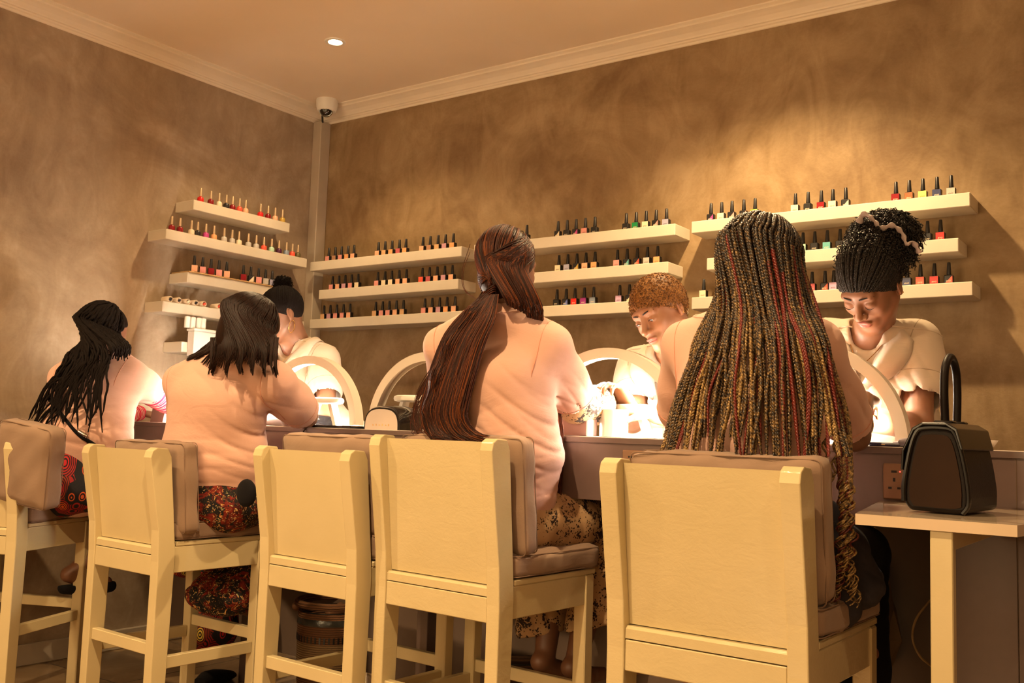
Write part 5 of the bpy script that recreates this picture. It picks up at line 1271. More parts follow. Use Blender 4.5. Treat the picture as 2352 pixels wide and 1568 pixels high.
# ================================================================ manicurists behind the counter
def uniform(B, root, shr, elr, shl, ell_, f_dir, cutr=.55, cutl=.55):
    """short-sleeved camp-collar shirt"""
    side = B['shr']-B['shl']; sd = side/np.linalg.norm(side); fd = np.asarray(f_dir, float); nb = B['neckb']
    S = SDF(); tee(S, B, .014)
    for s_, e_, ct in ((shr, elr, cutr), (shl, ell_, cutl)):
        q = s_*(1-ct)+e_*ct; ax = (e_-s_)/np.linalg.norm(e_-s_); S.chain([s_, s_*.5+q*.5, q], [.060, .066, .072], .04); S.cone(q+ax*.10, q-ax*.045, .062, .056, .004, 'sub'); S.cut(q+ax*.02+sd*0, ax) if False else None
    L = lambda x, y, z: nb+sd*x+fd*y+V(0, 0, 1)*z
    S.cone(L(0, .02, .09), L(0, .015, .0), .060, .058, .006, 'sub')
    S.chain([L(0, .06, .03), L(0, .115, -.05), L(0, .16, -.15)], [.052, .040, .012], .004, 'sub')
    S.fold(B['chest']+fd*.1+sd*.06, sd+V(0, 0, .5), .05, .006, .11, 1, 4); S.fold(B['chest']+fd*.1-sd*.08, sd-V(0, 0, .6), .05, .006, .11, 2, 4); S.fold(B['waist']+fd*.1, V(0, 0, 1)+sd*.3, .055, .006, .14, 0, 5)
    sdf_obj('uniform_shirt', S, .0045, M['uniform'], root)
    seams(root, S, B, shr, elr, shl, ell_, cutr-.10, 'uniform_edge')
    pk = [L(0, .13, z) for z in np.linspace(-.16, -.40, 14)]; Q = S.snap(np.array(pk), .0006, 8); v, f = tube_geo([Q], [.0012], 5); link('button_placket', mesh_np('button_placket', v, f, [M['uniform_edge']], True), root, tuple(-np.array(root.location)))
    for q in (-1, 1):
        inn = [L(0, -.058, .028), L(q*.040, -.044, .030), L(q*.060, -.004, .022), L(q*.054, .045, -.008), L(q*.034, .085, -.065), L(q*.006, .118, -.145)]
        mid = [L(0, -.082, .014), L(q*.055, -.062, .016), L(q*.084, -.004, .010), L(q*.082, .062, -.022), L(q*.060, .100, -.072), L(q*.012, .126, -.150)]
        out = [L(0, -.096, -.024), L(q*.062, -.084, -.022), L(q*.106, -.010, -.016), L(q*.122, .070, -.052), L(q*.084, .104, -.100), L(q*.014, .124, -.158)]
        n = 22; I, Mi, O = smooth_path(inn, n), smooth_path(mid, n), smooth_path(out, n); O = S.snap(O, .0035, 6); Mi = S.snap(Mi, .009, 3, True); rows = [I, I*.5+Mi*.5+V(0, 0, .003), Mi+V(0, 0, .004), Mi*.5+O*.5+V(0, 0, .002), O]
        v = np.concatenate(rows); f = [[a*n+b_, a*n+b_+1, (a+1)*n+b_+1, (a+1)*n+b_] for a in range(4) for b_ in range(n-1)]
        me = mesh_np('collar', v, np.array(f), [M['uniform']], True); o = link('collar', me, root, tuple(-np.array(root.location))); md = o.modifiers.new('thick', 'SOLIDIFY'); md.thickness = .004; md.offset = 0
        v, f = tube_geo([O+V(0, 0, .001)], [.0012], 5); link('collar_stitching', mesh_np('collar_stitching', v, f, [M['uniform_edge']], True), root, tuple(-np.array(root.location)))
def chain_pts(L, z0=.0): return [L(-.062, -.01, .01), L(-.052, .05, -.015), L(-.028, .090, -.060), L(0, .108, -.088), L(.028, .090, -.060), L(.052, .05, -.015), L(.062, -.01, .01)]
def necklace(root, B, fd, pend=True):
    sd = B['shr']-B['shl']; sd = sd/np.linalg.norm(sd); nb = B['neckb']; L = lambda x, y, z: nb+sd*x+fd*y+V(0, 0, z)
    b = MB(); b.tube(smooth_path(chain_pts(L), 40), .0011, 5)
    if pend: b.lathe([(.0001, -.0015), (.0095, -.0012), (.0105, 0), (.0095, .0012), (.0001, .0015)], seg=20, M=Matrix.Translation(Vector(L(0, .112, -.100))) @ Vector((0, 0, 1)).rotation_difference(Vector(fd)).to_matrix().to_4x4())
    b.build('necklace', M['gold'], root, True, tuple(-np.array(root.location)))
def ear_stud(root, p, r=.0028, hoop=False, R=None):
    b = MB()
    if hoop:
        a = np.linspace(0, 2*math.pi, 36, endpoint=False); b.tube(p+np.outer(np.sin(a)*.019*.75, R[:, 1])+np.outer(np.cos(a)*.026-.026, V(0, 0, 1)), .0018, 6, closed=True)
        b.build('hoop_earring', M['gold'], root, True, tuple(-np.array(root.location)))
    else:
        b.lathe([(r*math.sin(t), -r*math.cos(t)) for t in np.linspace(.01, 3.13, 8)], c=tuple(p), seg=10); b.build('earring', M['gold'], root, True, tuple(-np.array(root.location)))
def coils(c, R, ctr, rad, n, lenr, rr, tr, keep=None, seed=1):
    g = np.random.RandomState(seed); paths = []; rads = []
    while len(paths) < n:
        u = g.randn(3); u /= np.linalg.norm(u)
        if keep is not None and not keep(u): continue
        p = c+R @ (ctr+u*rad); nn = R @ (u/rad); nn /= np.linalg.norm(nn); L_ = g.uniform(*lenr); dirv = nn+g.randn(3)*.45; dirv /= np.linalg.norm(dirv)
        t = np.linspace(0, 1, 14); a = t*2*math.pi*g.uniform(1.5, 3)+g.rand()*6; x = np.cross(dirv, V(.3, .5, .8)); x /= np.linalg.norm(x); y = np.cross(dirv, x)
        paths.append(p-nn*.003+np.outer(t*L_, dirv)+np.outer(np.cos(a)*rr, x)+np.outer(np.sin(a)*rr, y)-np.outer(t**2*L_*.35, V(0, 0, 1))); rads.append(np.linspace(tr, tr*.5, 14))
    return paths, rads
def stool(x, y, label):
    t = thing('bar_stool', label, 'stool', (x, y, 0))
    b = MB(); b.lathe([(.19, 0), (.20, .006), (.19, .014), (.05, .03), (.027, .05), (.027, .40), (.020, .405), (.020, .70)], seg=32); b.build('pedestal', M['chrome'], t, True)
    a = np.linspace(0, 2*math.pi, 32, endpoint=False); b = MB(); b.tube(np.stack([np.cos(a)*.15, np.sin(a)*.15-.06, np.full(32, .28)], 1), .011, 8, closed=True); b.tube([V(0, -.02, .30), V(0, -.10, .285), V(0, -.20, .28)], .010); b.build('foot_ring', M['chrome'], t, True)
    b = MB(); b.lathe([(.10, .70), (.175, .71), (.185, .73), (.18, .755), (.15, .77), (.001, .772)], seg=32); b.build('seat', M['black_plastic'], t, True)
    b = MB(); a2 = np.linspace(-.2, math.pi+.2, 16); b.tube(np.stack([np.cos(a2)*.17, np.sin(a2)*.15+.02, np.full(16, .90)], 1), .014, 8); b.tube([V(.13, .12, .74), V(.13, .13, .90)], .010); b.tube([V(-.13, .12, .74), V(-.13, .13, .90)], .010); b.build('backrest', M['chrome'], t, True)
    return t
def tech(hip, waist, chest, neckb, shR, shL, elR, wrR, elL, wrL, c, R, label, kn, an, skinm, s=1.0, eyes=0.0, rh=(.165, .12), rw=(.135, .10), rc=(.145, .105), look=(0, 0), handR=None, handL=None, lipm='lips'):
    """shR/shL are the person's own right/left"""
    B = dict(hip=hip, waist=waist, chest=chest, neckb=neckb, shl=shL, shr=shR, rh=rh, rw=rw, rc=rc)
    root = thing('person', label, 'person', (hip[0], hip[1], 0)); fd = V(0, -1, 0)
    S = SDF(); torso(S, B); L = head(S, c, R, s, neckb, True, eyes); arm(S, shR, elR, wrR); arm(S, shL, elL, wrL)
    hr = handR or (wrR-elR, V(0, 0, -1)); hl = handL or (wrL-elL, V(0, 0, -1))
    hand(S, wrR+(wrR-elR)/np.linalg.norm(wrR-elR)*.012, hr[0], hr[1], .95, -1, curl=(30, 40, 30)); hand(S, wrL+(wrL-elL)/np.linalg.norm(wrL-elL)*.012, hl[0], hl[1], .95, 1, curl=(30, 40, 30))
    legs(S, hip, V(-1, 0, 0), kn, an, V(0, -1, 0)); lips_paint(S, L, R, s)
    hb = (c-.15, c+.15); hb = (np.minimum(hb[0], hb[1]), np.maximum(hb[0], hb[1]))
    v1, f1 = S.mesh(.0019, hb); v0, f0 = S.mesh(.0045, holes=[hb]); v1 = relax(v1, f1, 1); mi = S.colour(v1)[f1].min(1)
    v, f = join_geo([(v1, f1), (v0, f0)]); mi = np.concatenate([mi, np.zeros(len(f)-len(f1), int)])
    me = mesh_np('body', v, f, [skinm, M[lipm]], True, mi); link('body', me, root, tuple(-np.array(root.location)))
    uniform(B, root, shR, elR, shL, elL, fd)
    S = SDF(); S.sec(hip+V(0, 0, -.02), hip+V(0, 0, .08), V(1, 0, 0), (rh[0]+.014, rh[1]+.014), (rw[0]+.012, rw[1]+.012), .03)
    for q, k_, a_ in ((1, kn[0], an[0]), (-1, kn[1], an[1])):
        h = hip+V(q*.085, 0, 0); S.chain([h, h*.5+k_*.5, k_], [.094, .084, .068], .02); S.chain([k_, k_*.5+a_*.5, a_+V(0, 0, .03)], [.066, .058, .05], .02)
    sdf_obj('dark_trousers', S, .009, M['black_cloth'], root)
    face_parts(L, R, root, s, skinm, None, eyes, look)
    return root, B, L, fd

def tech_right():
    c = onY(2000, 655, 2.83); R = rotm(161, 50, -8)
    hip = V(-.80, 3.03, .93); waist = onY(2016, 985, 3.02); chest = onY(2008, 885, 3.0); neckb = onY(2004, 772, 2.95)
    shL = onY(2106, 792, 3.0); shR = onY(1898, 785, 3.0); elL = onY(2112, 978, 2.90); wrL = onY(1995, 972, 2.72); elR = onY(1868, 960, 2.88); wrR = onY(1930, 985, 2.72)
    root, B, L, fd = tech(hip, waist, chest, neckb, shR, shL, elR, wrR, elL, wrL, c, R, 'person in beige uniform with a big curly bun and scrunchie, head bowed over the lamp', (V(-.70, 3.00, .50), V(-.88, 3.00, .50)), (V(-.70, 3.05, .09), V(-.88, 3.05, .09)), M['skin_brown'], 1.0, 0.0, handL=(V(-1, -.4, 0), V(0, 0, -1)), handR=(V(.5, -1, 0), V(0, 0, -1)))
    necklace(root, B, fd); ear_stud(root, L(-.083, -.004, -.030)); ear_stud(root, L(-.083, -.016, .022), .002); ear_stud(root, L(-.017, .103, -.034), .0016)
    S = scalp(c, R, 1.0, .004, front=(.083, .050), nrm=(0, -.62, .78))
    bc = onY(2030, 545, 2.88); S.ell(bc, (.086, .074, .064), None, .04); S.cone(c+R @ V(0, -.03, .07), bc, .066, .070, .03)
    ex = S.mesh(.004); paths = []; rad = []; br_c = []
    ub = R.T @ (bc-c)-SKULL_C; ub /= np.linalg.norm(ub)
    tops = []
    for i in range(230):     # rows of plaits drawn up from the hairline
        az = -math.pi+2*math.pi*(i % 115)/115+rng.uniform(-.02, .02); u0 = hairline_u(az, (.083, .050), (0, -.62, .78), 0 if i < 115 else rng.uniform(0, .03))
        P = slerp_path(c, R, 1.0, u0, ub, .004, .05, 10); P = S.snap(np.array(P)[:9], .0042, 4); Pk = P[:5+i % 3]; br, rr = braid_paths(Pk, .0068, .014); paths += br; rad += rr; tops += [P[j]*(1-w_)+P[j+1]*w_ for j in range(3, 8) for w_ in rng.rand(2)]
    tp = S.snap(np.array(tops), .001, 4); gn = S.grad(tp)
    for p_, g_ in zip(tp, gn):
        dv = g_*.7+rng.randn(3)*.5+(bc-p_)/np.linalg.norm(bc-p_)*.6; dv /= np.linalg.norm(dv); t_ = np.linspace(0, 1, 12); x_ = np.cross(dv, V(.3, .5, .8)); x_ /= np.linalg.norm(x_); y_ = np.cross(dv, x_); a_ = t_*2*math.pi*rng.uniform(1.2, 2.4)+rng.rand()*6
        paths.append(p_+np.outer(t_*rng.uniform(.012, .024), dv)+np.outer(np.cos(a_)*.0038, x_)+np.outer(np.sin(a_)*.0038, y_)); rad.append(np.linspace(.0022, .0012, 12))
    e1, e2 = coils(bc, np.eye(3), V(0, 0, 0), V(.092, .080, .070), 1300, (.014, .030), .0042, .0021, seed=3); paths += e1; rad += e2
    e1, e2 = coils(bc, np.eye(3), V(-.01, 0, -.045), V(.088, .078, .060), 450, (.014, .030), .004, .0020, keep=lambda u: u[2] < .3, seed=5); paths += e1; rad += e2
    hair_obj('curly_bun', paths, rad, M['hair_shine'], root, 4, extra=ex)
    sp = [onY(1972, 512, 2.795), onY(1985, 492, 2.79), onY(2006, 505, 2.785), onY(2024, 524, 2.782), (onY(2050, 518, 2.782)), onY(2072, 535, 2.785), onY(2082, 560, 2.79), onY(2097, 556, 2.80), onY(2112, 580, 2.82)]
    Q = smooth_path(sp, 60); rr = .0085+.003*np.sin(np.arange(60)*1.1); v, f = tube_geo([Q], [rr], 12, flat=.45); link('scrunchie', mesh_np('scrunchie', v, f, [M['scrunchie']], True), root, tuple(-np.array(root.location)))
    b = MB(); a = np.linspace(0, 2*math.pi, 24, endpoint=False)
M['scrunchie'] = simple('scrunchie_satin', (.36, .29, .28), .45, var=.15, vscale=60); M['hair_shine'] = hairmat('hair_plaited_shine', (.005, .004, .004), (.022, .016, .013), .30, ns=300, bm=.5)
def tech_middle():
    c = onY(1517, 716, 2.84); R = rotm(167, 30, 14)
    hip = V(-1.43, 3.12, .84); waist = onY(1552, 990, 3.06); chest = onY(1548, 910, 3.04); neckb = onY(1550, 812, 2.98)
    shR = onY(1465, 846, 3.0); shL = onY(1638, 836, 3.04); elR = onY(1452, 968, 2.88); wrR = onY(1449, 935, 2.74); elL = onY(1610, 975, 2.90); wrL = onY(1505, 955, 2.76)
    root, B, L, fd = tech(hip, waist, chest, neckb, shR, shL, elR, wrR, elL, wrL, c, R, 'person in beige uniform with short ginger coiled hair, looking down at a hand', (V(-1.33, 2.88, .80), V(-1.52, 2.88, .80)), (V(-1.33, 2.98, .37), V(-1.52, 2.98, .37)), M['skin_warm'], 1.0, .85, rc=(.15, .11), rw=(.145, .105), look=(.15, -.45), handR=(V(-.4, -.6, .75), V(0, -.3, -1)), handL=(V(-1, -.5, .1), V(0, 0, -1)))
    ear_stud(root, L(-.083, -.004, -.030)); ear_stud(root, L(-.083, -.014, .024), .002)
    S = scalp(c, R, 1.0, .012, front=(.087, .052), nrm=(0, -.60, .80)); ex = S.mesh(.004)
    kp = lambda u: (u[2]*.084+.028-.052)*.80-(u[1]*.09-.014-.087)*.60 > .004
    paths, rad = coils(c, R, SKULL_C, SKULL_R+.011, 2300, (.004, .010), .0026, .0014, keep=kp, seed=8)
    hair_obj('coiled_hair', paths, rad, M['hair_copper'], root, 4, extra=ex)
def tech_left():
    c = onY(646, 722, 2.88); R = rotm(160, 26, 0)
    hip = V(-2.98, 3.14, .86); waist = onY(706, 975, 3.06); chest = onY(702, 895, 3.02); neckb = onY(684, 796, 2.98)
    shL = onY(745, 830, 3.02); shR = onY(632, 835, 3.0); elL = onY(752, 955, 2.92); wrL = onY(668, 962, 2.74); elR = onY(612, 965, 2.88); wrR = onY(628, 950, 2.74)
    root, B, L, fd = tech(hip, waist, chest, neckb, shR, shL, elR, wrR, elL, wrL, c, R, 'person in beige uniform with high puff bun and gold hoop earring, near the corner', (V(-2.88, 2.88, .80), V(-3.07, 2.88, .80)), (V(-2.88, 2.98, .37), V(-3.07, 2.98, .37)), M['skin_brown'], 1.0, 0.0, handL=(V(-1, -.4, 0), V(0, 0, -1)), handR=(V(.3, -1, 0), V(0, 0, -1)))
    necklace(root, B, fd, False); ear_stud(root, L(-.080, -.004, -.036), hoop=True, R=R)
    S = scalp(c, R, 1.0, .009, front=(.083, .050), nrm=(0, -.60, .80)); bc = onY(649, 652, 2.93); S.ell(bc, (.040, .036, .034), None, .01); ex = S.mesh(.004)
    paths, rad = coils(bc, np.eye(3), V(0, 0, 0), V(.038, .034, .032), 420, (.008, .020), .0035, .0012, seed=4); ub = R.T @ (bc-c)-SKULL_C; ub /= np.linalg.norm(ub)
    for i in range(260):
        az = rng.uniform(-math.pi, math.pi); el0 = rng.uniform(-.3, .9); u0 = V(math.cos(el0)*math.sin(az), math.cos(el0)*math.cos(az), math.sin(el0))
        if u0[1] > .5 and u0[2] < .5: continue
        P = slerp_path(c, R, 1.0, u0, ub, .009, .013, 7); paths.append(smooth_path(P, 14)+rng.uniform(-.0006, .0006, (14, 3))); rad.append(np.full(14, .0013))
    hair_obj('puff_bun_hair', paths, rad, M['hair_coily'], root, 4, extra=ex)
tech_right(); tech_middle(); tech_left()
stool(-1.43, 3.14, 'chrome bar stool under the person with ginger hair'); stool(-2.98, 3.16, 'chrome bar stool under the person with the hoop earring'); stool(-2.15, 3.2, 'empty chrome bar stool behind the counter at the unused lamp')

# ================================================================ things on the counter
M['led_on'] = simple('led_strip_lit', (1, .95, .85), .5, emit=(1.0, .86, .69), estr=360); M['led_off'] = simple('led_strip_off', (.72, .66, .60), .4); M['lamp_body'] = simple('lamp_enamel', (.66, .60, .52), .35, var=.03)
def arch_lamp(x, y, label, lit=True, r=.262, yaw=0):
    t = thing('arch_desk_lamp', label, 'lamp', (x, y, ZT), yaw, None)
    n = 48; a = np.linspace(math.radians(2), math.radians(178), n)
    def arc(r0, r1, y0, y1, nm, mt):
        v = []; 
        for th in a:
            for rr, yy in ((r0, y0), (r1, y0), (r1, y1), (r0, y1)): v.append((rr*math.cos(th), yy, rr*math.sin(th)+.004))
        f = [[i*4+k, i*4+(k+1) % 4, (i+1)*4+(k+1) % 4, (i+1)*4+k] for i in range(n-1) for k in range(4)]+[[0, 1, 2, 3], [(n-1)*4+3, (n-1)*4+2, (n-1)*4+1, (n-1)*4]]
        b = MB(); b.add(v, f); o = b.build(nm, mt, t, True); autosmooth(o.data, 30); return o
    arc(r-.002, r+.014, -.021, .021, 'arch', M['lamp_body']); arc(r-.018, r-.002, -.021, -.0165, 'light_guard', M['lamp_body']); arc(r-.018, r-.002, .0165, .021, 'light_guard', M['lamp_body']); arc(r-.004, r-.0021, -.016, .016, 'light_strip', M['led_on'] if lit else M['led_off'])
    for s in (-1, 1):
        b = MB(); b.box((s*(r+.006)-.035, -.045, 0), (s*(r+.006)+.035, .045, .007), .003); b.build('base', M['lamp_body'], t)
    return t
arch_lamp(-3.452, 2.70, 'lit arch desk lamp hidden behind the person with straight dark brown hair')
arch_lamp(-2.905, 2.70, 'lit arch desk lamp in front of the person with the hoop earring')
arch_lamp(-2.275, 2.68, 'unlit arch desk lamp behind the black nail dryer', False)
arch_lamp(-1.555, 2.70, 'lit arch desk lamp in front of the person with ginger hair')
arch_lamp(-.925, 2.70, 'lit arch desk lamp in front of the person with the curly bun')
def hand_rest(x, y, label, yaw=0, h=.105):
    t = thing('hand_rest', label, 'hand rest', (x, y, ZT), yaw)
    b = MB(); b.lathe([(.001, h-.014), (.085, h-.014), (.100, h-.010), (.104, h-.002), (.100, h+.006), (.085, h+.010), (.001, h+.011)], seg=40, sx=.8, sy=.5); b.build('pad', M['white_plastic'], t, True)
    for s in (-1, 1):
        b = MB(); b.prism([(s*.030, h-.014), (s*.046, h-.014), (s*.078, 0), (s*.062, 0)], 1, -.018, .018); b.build('leg', M['lamp_body'], t)
    b = MB(); b.box((-.09, -.03, 0), (.09, .03, .005), .002); b.build('base', M['white_plastic'], t)
    return t
hand_rest(onY(745, 950, 2.66)[0], 2.66, 'white oval hand rest on splayed legs under the lamp near the corner', .1)
hand_rest(onY(930, 950, 2.72)[0], 2.76, 'cream oval hand rest behind the black nail dryer', 0, .120)
hand_rest(onY(1448, 960, 2.74)[0], 2.74, 'white oval hand rest under the lamp of the person with ginger hair', -.1, .095)
def dryer(x, y, yaw, label, s=1.0):
    t = thing('nail_dryer', label, 'nail dryer', (x, y, ZT), yaw)
    w, h, d = .075*s, .082*s, .21*s
    def prof(sc, y_): return [(w*sc*math.cos(a)*(abs(math.cos(a))**-.35 if abs(math.cos(a)) > .05 else 1), y_, h*sc*max(0, math.sin(a))**.72) for a in np.linspace(0, math.pi, 24)]
    b = MB(); rows = [(.93, -d*.48), (1.0, -d*.40), (1.06, 0), (1.0, d*.38), (.85, d*.5)]; v = []; n = 24
    for sc, yy in rows: v += prof(sc, yy)
    f = [[r*n+i, r*n+i+1, (r+1)*n+i+1, (r+1)*n+i] for r in range(len(rows)-1) for i in range(n-1)]+[list(range(n)), list(range(4*n, 5*n))[::-1]]+[[r*n, (r+1)*n, (r+1)*n+n-1, r*n+n-1] for r in range(4)]
    b.add(v, f); b.build('shell', M['black_gloss'], t, True)
    b = MB(); v = prof(.86, -d*.48-.003)+prof(.86, -d*.48+.004); b.add(v, [list(range(n))[::-1], list(range(n, 2*n))]+[[i, i+1, n+i+1, n+i] for i in range(n-1)]+[[n-1, 0, n, 2*n-1]]); b.build('front_panel', M['panel_rose'], t)
    b = MB()
    for i in range(6): b.box((-.034*s+i*.0125*s, -d*.48-.0042, .013*s), (-.030*s+i*.0125*s, -d*.48-.0028, (.018+.002*(i % 2))*s))
    b.build('button_marks', M['wood'], t); return t
M['panel_rose'] = simple('pearl_panel', (.50, .42, .37), .18, coat=.4)
p = onY(872, 985, 2.585); dryer(p[0]+.01, 2.66, math.radians(12), 'black glossy nail dryer with a pearly front panel', 1.02)
p = onY(728, 985, 2.85); dryer(p[0], 2.84, math.radians(-20), 'small black nail dryer between the hand rest and the lamp foot', .62)
def flat_thing(name, cat, px0, px1, y0, y1, h, mat, label, bev=.003):
    x0 = onY(px0, 1000, (y0+y1)/2)[0]; x1 = onY(px1, 1000, (y0+y1)/2)[0]
    b = MB(); b.box((x0, y0, ZT), (x1, y1, ZT+h), bev); o = b.build(name, mat); return tag(o, label, cat)
o = flat_thing('tablet_computer', 'tablet', 712, 824, 2.515, 2.60, .010, M['black_gloss'], 'black tablet lying flat at the counter edge beside the nail dryer')
b = MB(); b.tube(smooth_path([onY(716, 983, 2.52), onY(706, 984, 2.50), onY(697, 990, 2.488), onY(694, 1010, 2.488), onY(700, 1040, 2.488)], 20), .0022); tag(b.build('charging_cable', M['black_plastic'], None, True), 'thin black cable hanging over the counter edge from the tablet', 'cable')
M['phone_violet'] = simple('phone_case', (.045, .035, .075), .3)
x0 = onY(1994, 1012, 2.51)[0]; x1 = onY(2068, 1012, 2.51)[0]
t = thing('phone', 'dark violet phone lying face down at the counter edge', 'phone', (x0, 2.505, ZT)); b = MB(); b.box((0, 0, 0), (x1-x0, .14, .010), .004); b.build('phone_body', M['phone_violet'], t)
b = MB(); b.box(((x1-x0)*.42, -.0006, .0035), ((x1-x0)*.55, .001, .0065), .001); b.build('charging_port', M['wood'], t)
b = MB(); [b.box(((x1-x0)*(u), -.0006, .004), ((x1-x0)*u+.0016, .001, .006)) for u in (.15, .2, .25, .3, .68, .73, .78, .83)]; b.build('speaker_holes', M['black_plastic'], t)
b = MB(); c0 = onY(2232, 1015, 2.60); b.lathe([(.001, 0), (.045, 0), (.060, .008), (.068, .020), (.070, .024), (.066, .022), (.050, .006), (.001, .004)], c=(c0[0]-.015, 2.62, ZT), seg=40); tag(b.build('ceramic_dish', M['white_plastic'], None, True), 'shallow white dish on the counter behind the handbag', 'dish')
b = MB(); b.tube([V(c0[0]-.04, 2.62, ZT+.024), V(c0[0]+.02, 2.60, ZT+.027)], .004); tag(b.build('wooden_stick', M['wood'], None, True), 'small wooden stick lying across the white dish', 'stick')
c0 = onY(2112, 1008, 2.62); t = thing('nail_drill', 'grey hand piece of a nail drill lying beside the lamp foot', 'nail drill', (c0[0], 2.62, ZT+.012)); b = MB(); Mx = Matrix.Rotation(math.radians(90), 4, 'Y'); b.lathe([(.001, -.05), (.009, -.048), (.012, -.03), (.012, .03), (.007, .045), (.004, .06), (.001, .061)], seg=20, M=Mx); b.build('handpiece', M['steel'] if 'steel' in M else M.setdefault('steel', simple('grey_metal', (.35, .33, .32), .35, metal=.5)), t, True)
b = MB(); b.tube(smooth_path([V(-.05, 0, 0), V(-.07, .03, .0), V(-.06, .06, -.006), V(-.02, .08, -.008)], 14), .003); b.build('cord', M['steel'], t, True)
M['mauve_box'] = simple('mauve_card', (.40, .24, .21), .45)
def box_thing(name, cat, lo, hi, mat, label, bev=.003): b = MB(); b.box(lo, hi, bev); return tag(b.build(name, mat), label, cat)
pA = onY(1300, 960, 2.56); pB = onY(1349, 960, 2.56); box_thing('mauve_box', 'box', (pA[0]-.05, 2.56, ZT), (pB[0], 2.62, ZT+.055), M['mauve_box'], 'mauve box on the counter under the snake print sleeve')
pA = onY(1352, 960, 2.60); pB = onY(1424, 960, 2.60); b = MB(); b.lathe([(.044, 0), (.044, .085), (.018, .085), (.018, .0)], c=((pA[0]+pB[0])/2, 2.66, ZT), seg=36, caps=False); tag(b.build('paper_roll', M['white_plastic'], None, True), 'white paper roll standing beside the mauve box', 'paper roll')
b = MB(); pA = onY(345, 960, 2.60); b.prism([(pA[0], ZT), (pA[0]+.09, ZT), (pA[0]+.105, ZT+.06), (pA[0]+.013, ZT+.06)], 1, 2.60, 2.64); tag(b.build('mauve_folder', M['mauve_box']), 'slanted pink stand on the counter under the striped sleeve', 'stand')
for x0, x1, lab in ((-3.25, -2.62, 'near the corner'), (-1.80, -1.30, 'at the ginger-haired person'), (-1.12, -.66, 'at the person with the curly bun')):
    b = MB(); n = 12; v = []; 
    for i in range(n+1):
        for j in range(5): v.append((x0+(x1-x0)*i/n, 2.53+.34*j/4, ZT+.0015+.001*math.sin(i*1.7+j)))
    f = [[i*5+j, (i+1)*5+j, (i+1)*5+j+1, i*5+j+1] for i in range(n) for j in range(4)]; b.add(v, f); o = b.build('paper_towel', M['white_plastic']); md = o.modifiers.new('thick', 'SOLIDIFY'); md.thickness = .001; tag(o, 'white towel spread on the counter '+lab, 'towel')

# ---------------------------------------------------------------- handbag on the side table
def dense(poly, n=60):
    P = smooth_path([V(x, 0, z) for x, z in poly]+[V(poly[0][0], 0, poly[0][1])], n)[:-1]; return [(q[0], q[2]) for q in P]
hb = thing('handbag', 'small black leather top-handle handbag standing on the side table', 'handbag', (-.455, 2.235, TZ), math.radians(-5))
M['leather'] = simple('black_leather', (.008, .005, .004), .42, var=.2, vscale=12, bmp=.25, bscale=420, spec=.12); M['patent'] = simple('black_patent', (.005, .004, .004), .22, var=.1, spec=.4); M['gusset'] = simple('dark_brown_leather', (.022, .010, .005), .5, var=.15, spec=.08)
def bagprof(sc=1.0, top=.172): return [(x*.78, z) for x, z in ((-.066*sc, .004), (.066*sc, .004), (.080*sc, .022), (.079*sc, .06), (.066*sc, .12), (.050*sc, top-.012), (.030*sc, top), (-.030*sc, top), (-.050*sc, top-.012), (-.066*sc, .12), (-.079*sc, .06), (-.080*sc, .022))]
b = MB(); b.prism(dense(bagprof()), 1, -.105, .105); o = b.build('bag_body', M['leather'], hb); md = o.modifiers.new('b', 'BEVEL'); md.width = .008; md.segments = 3
b = MB(); b.prism([(x*.80, z*.86+.010) for x, z in dense(bagprof())], 1, -.1085, -.104); b.build('gusset', M['gusset'], hb)
b = MB(); P = [V(x*1.0, -.106, z) for x, z in bagprof()]; b.tube(smooth_path(P[1:], 60), .005, 8); b.build('rim_piping', M['patent'], hb, True)
b = MB(); fl = [(-.086, .085), (-.083, .125), (-.056, .172), (-.030, .184), (.030, .184), (.056, .172), (.070, .130), (.064, .128), (.050, .166), (.028, .1775), (-.028, .1775), (-.051, .166), (-.077, .123), (-.080, .085)]; b.prism([(x*.78, z) for x, z in fl], 1, -.112, .112); o = b.build('flap', M['patent'], hb); md = o.modifiers.new('b', 'BEVEL'); md.width = .002; md.segments = 2
for yy in (-.040, .040):
    b = MB(); b.box((-.020, yy-.014, .183), (.020, yy+.014, .189), .003); b.build('handle_plate', M['patent'], hb)
b = MB(); P = [V(0, -.040, .188), V(0, -.045, .25), V(0, -.036, .30), V(0, 0, .325), V(0, .036, .30), V(0, .045, .25), V(0, .040, .188)]; b.tube(smooth_path(P, 40), .0085, 10); b.build('handle', M['leather'], hb, True)

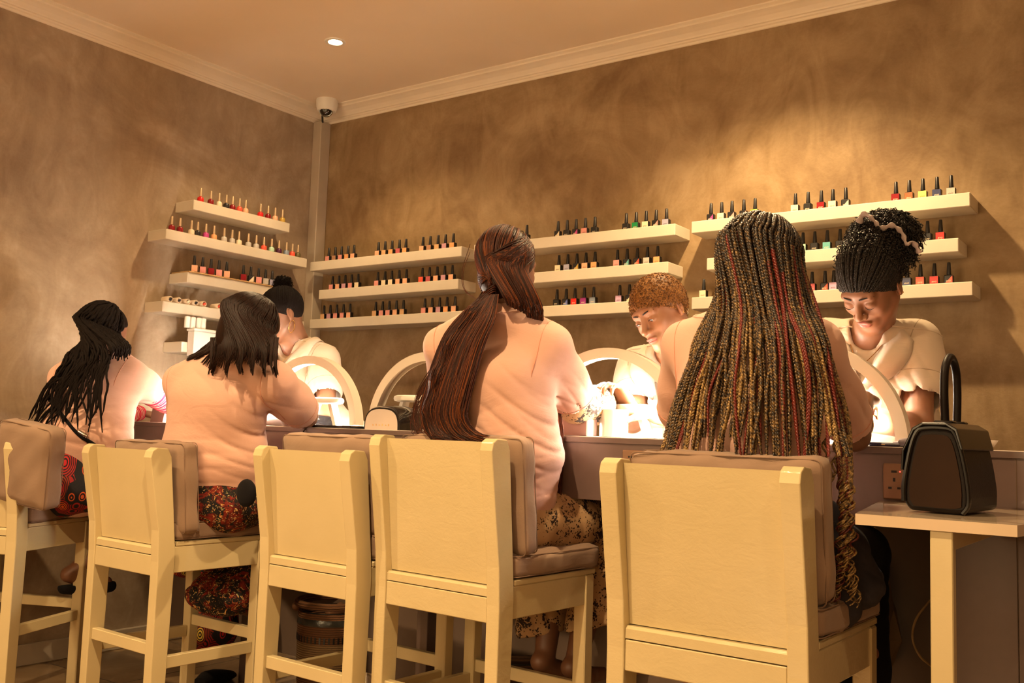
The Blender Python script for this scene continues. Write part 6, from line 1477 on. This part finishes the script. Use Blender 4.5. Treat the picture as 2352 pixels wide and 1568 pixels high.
# ---------------------------------------------------------------- under the counter
def basket(x, y, r, h, label, dark=False):
    t = thing('wicker_basket', label, 'basket', (x, y, 0)); m, nt, bs = nodes_of('wicker'); v = coords(nt)
    wv = N(nt, 'ShaderNodeTexWave', wave_type='BANDS', bands_direction='Z'); wv.inputs['Scale'].default_value = 38; wv.inputs['Distortion'].default_value = 1.5; nt.links.new(v, wv.inputs['Vector'])
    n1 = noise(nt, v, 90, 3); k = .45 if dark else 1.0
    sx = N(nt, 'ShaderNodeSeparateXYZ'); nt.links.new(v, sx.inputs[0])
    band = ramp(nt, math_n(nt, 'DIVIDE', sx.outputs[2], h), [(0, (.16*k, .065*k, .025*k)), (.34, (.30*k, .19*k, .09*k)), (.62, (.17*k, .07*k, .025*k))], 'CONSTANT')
    nt.links.new(mixc(nt, math_n(nt, 'MULTIPLY', wv.outputs['Color'], .6), band, (.03, .014, .008)), bs.inputs['Base Color']); bs.inputs['Roughness'].default_value = .8; bump(nt, bs, math_n(nt, 'ADD', wv.outputs['Color'], n1), .8, .004)
    b = MB(); b.lathe([(r*.88, 0), (r*.97, h*.3), (r, h*.85), (r*.98, h*.92), (r*.90, h*.92), (r*.88, h*.2), (.001, h*.15)], seg=48); b.build('woven_body', m, t, True)
    b = MB(); a = np.linspace(0, 2*math.pi, 48, endpoint=False); b.tube(np.stack([np.cos(a)*r, np.sin(a)*r, np.full(48, h)], 1), r*.11, 10, closed=True); b.build('rolled_rim', m, t, True)
    b = MB()
    for z in (h*.34, h*.66):
        for k_ in range(46):
            th = 2*math.pi*k_/46; b.box((r*.985, -.0035, -.012), (r*1.003, .0035, .012), 0, M=Matrix.Rotation(th, 4, 'Z') @ Matrix.Translation((0, 0, z)))
    b.build('dark_inlay', M['black_plastic'], t)
    b = MB(); b.lathe([(r*.9, h*.93), (r*.97, h*.88), (r*1.005, h*.86), (r*1.01, h*.80)], seg=40, caps=False); b.build('bin_liner', M['liner'], t, True); return t
M['liner'] = simple('bin_liner', (.03, .03, .028), .25, bmp=.6, bscale=60)
basket(-2.83, 2.80, .130, .37, 'round wicker waste basket with rolled rim and dark woven bands', False)
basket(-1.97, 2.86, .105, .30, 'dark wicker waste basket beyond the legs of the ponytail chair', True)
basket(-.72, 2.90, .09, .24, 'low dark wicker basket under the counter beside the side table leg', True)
t = thing('paper_bag', 'crumpled brown paper bag hanging under the counter behind the braided person', 'bag', (-.80, 2.86, .45)); b = MB(); v = []; n = 9
for z, sc in ((0, .8), (.07, 1.0), (.15, .95), (.21, .75), (.25, .6)):
    for k_ in range(n): a = 2*math.pi*k_/n; v.append((sc*.08*math.cos(a)*(1+.12*math.sin(5*a+z*30)), sc*.05*math.sin(a)*(1+.15*math.cos(3*a+z*40)), z))
f = [[r*n+i, r*n+(i+1) % n, (r+1)*n+(i+1) % n, (r+1)*n+i] for r in range(4) for i in range(n)]+[list(range(n))[::-1], list(range(4*n, 5*n))]; b.add(v, f); b.build('paper_sack', simple('kraft_paper', (.24, .14, .06), .8, bmp=.6, bscale=60), t)
b = MB(); b.tube(smooth_path([V(-.04, 0, .25), V(-.02, 0, .34), V(0, .04, .40), V(.02, 0, .34), V(.04, 0, .25)], 16), .003); b.build('handle', M['wood'], t, True)
b = MB(); b.tube(smooth_path([onY(2137, 1378, 2.75), onY(2105, 1420, 2.75), onY(2096, 1465, 2.75), onY(2112, 1505, 2.75), onY(2140, 1530, 2.75)], 30), .003); tag(b.build('power_cable', M['wood'], None, True), 'thin tan cable looping under the counter beside the side table leg', 'cable')
for x, y, rz, lab in ((-3.25, 2.52, .4, 'black slip-on shoe on the floor below the black patterned skirt'), (-2.42, 2.98, -.3, 'black shoe on the floor beyond the empty bar chair')):
    b = MB(); v = []; n = 14; rows = ((0, .030, .036), (.05, .036, .045), (.12, .042, .040), (.19, .045, .030), (.235, .036, .022), (.255, .012, .012))
    for yy, w_, h_ in rows:
        for k_ in range(n): a = 2*math.pi*k_/n; v.append((w_*math.cos(a), yy, .003+max(0, h_*(math.sin(a)*.5+.5)*1.6)))
    f = [[r*n+i, r*n+(i+1) % n, (r+1)*n+(i+1) % n, (r+1)*n+i] for r in range(5) for i in range(n)]+[list(range(n))[::-1], list(range(5*n, 6*n))]; b.add(v, f); o = b.build('shoe', M['black_cloth'], None, True); o.location = (x, y, 0); o.rotation_euler = (0, 0, rz); tag(o, lab, 'shoe')
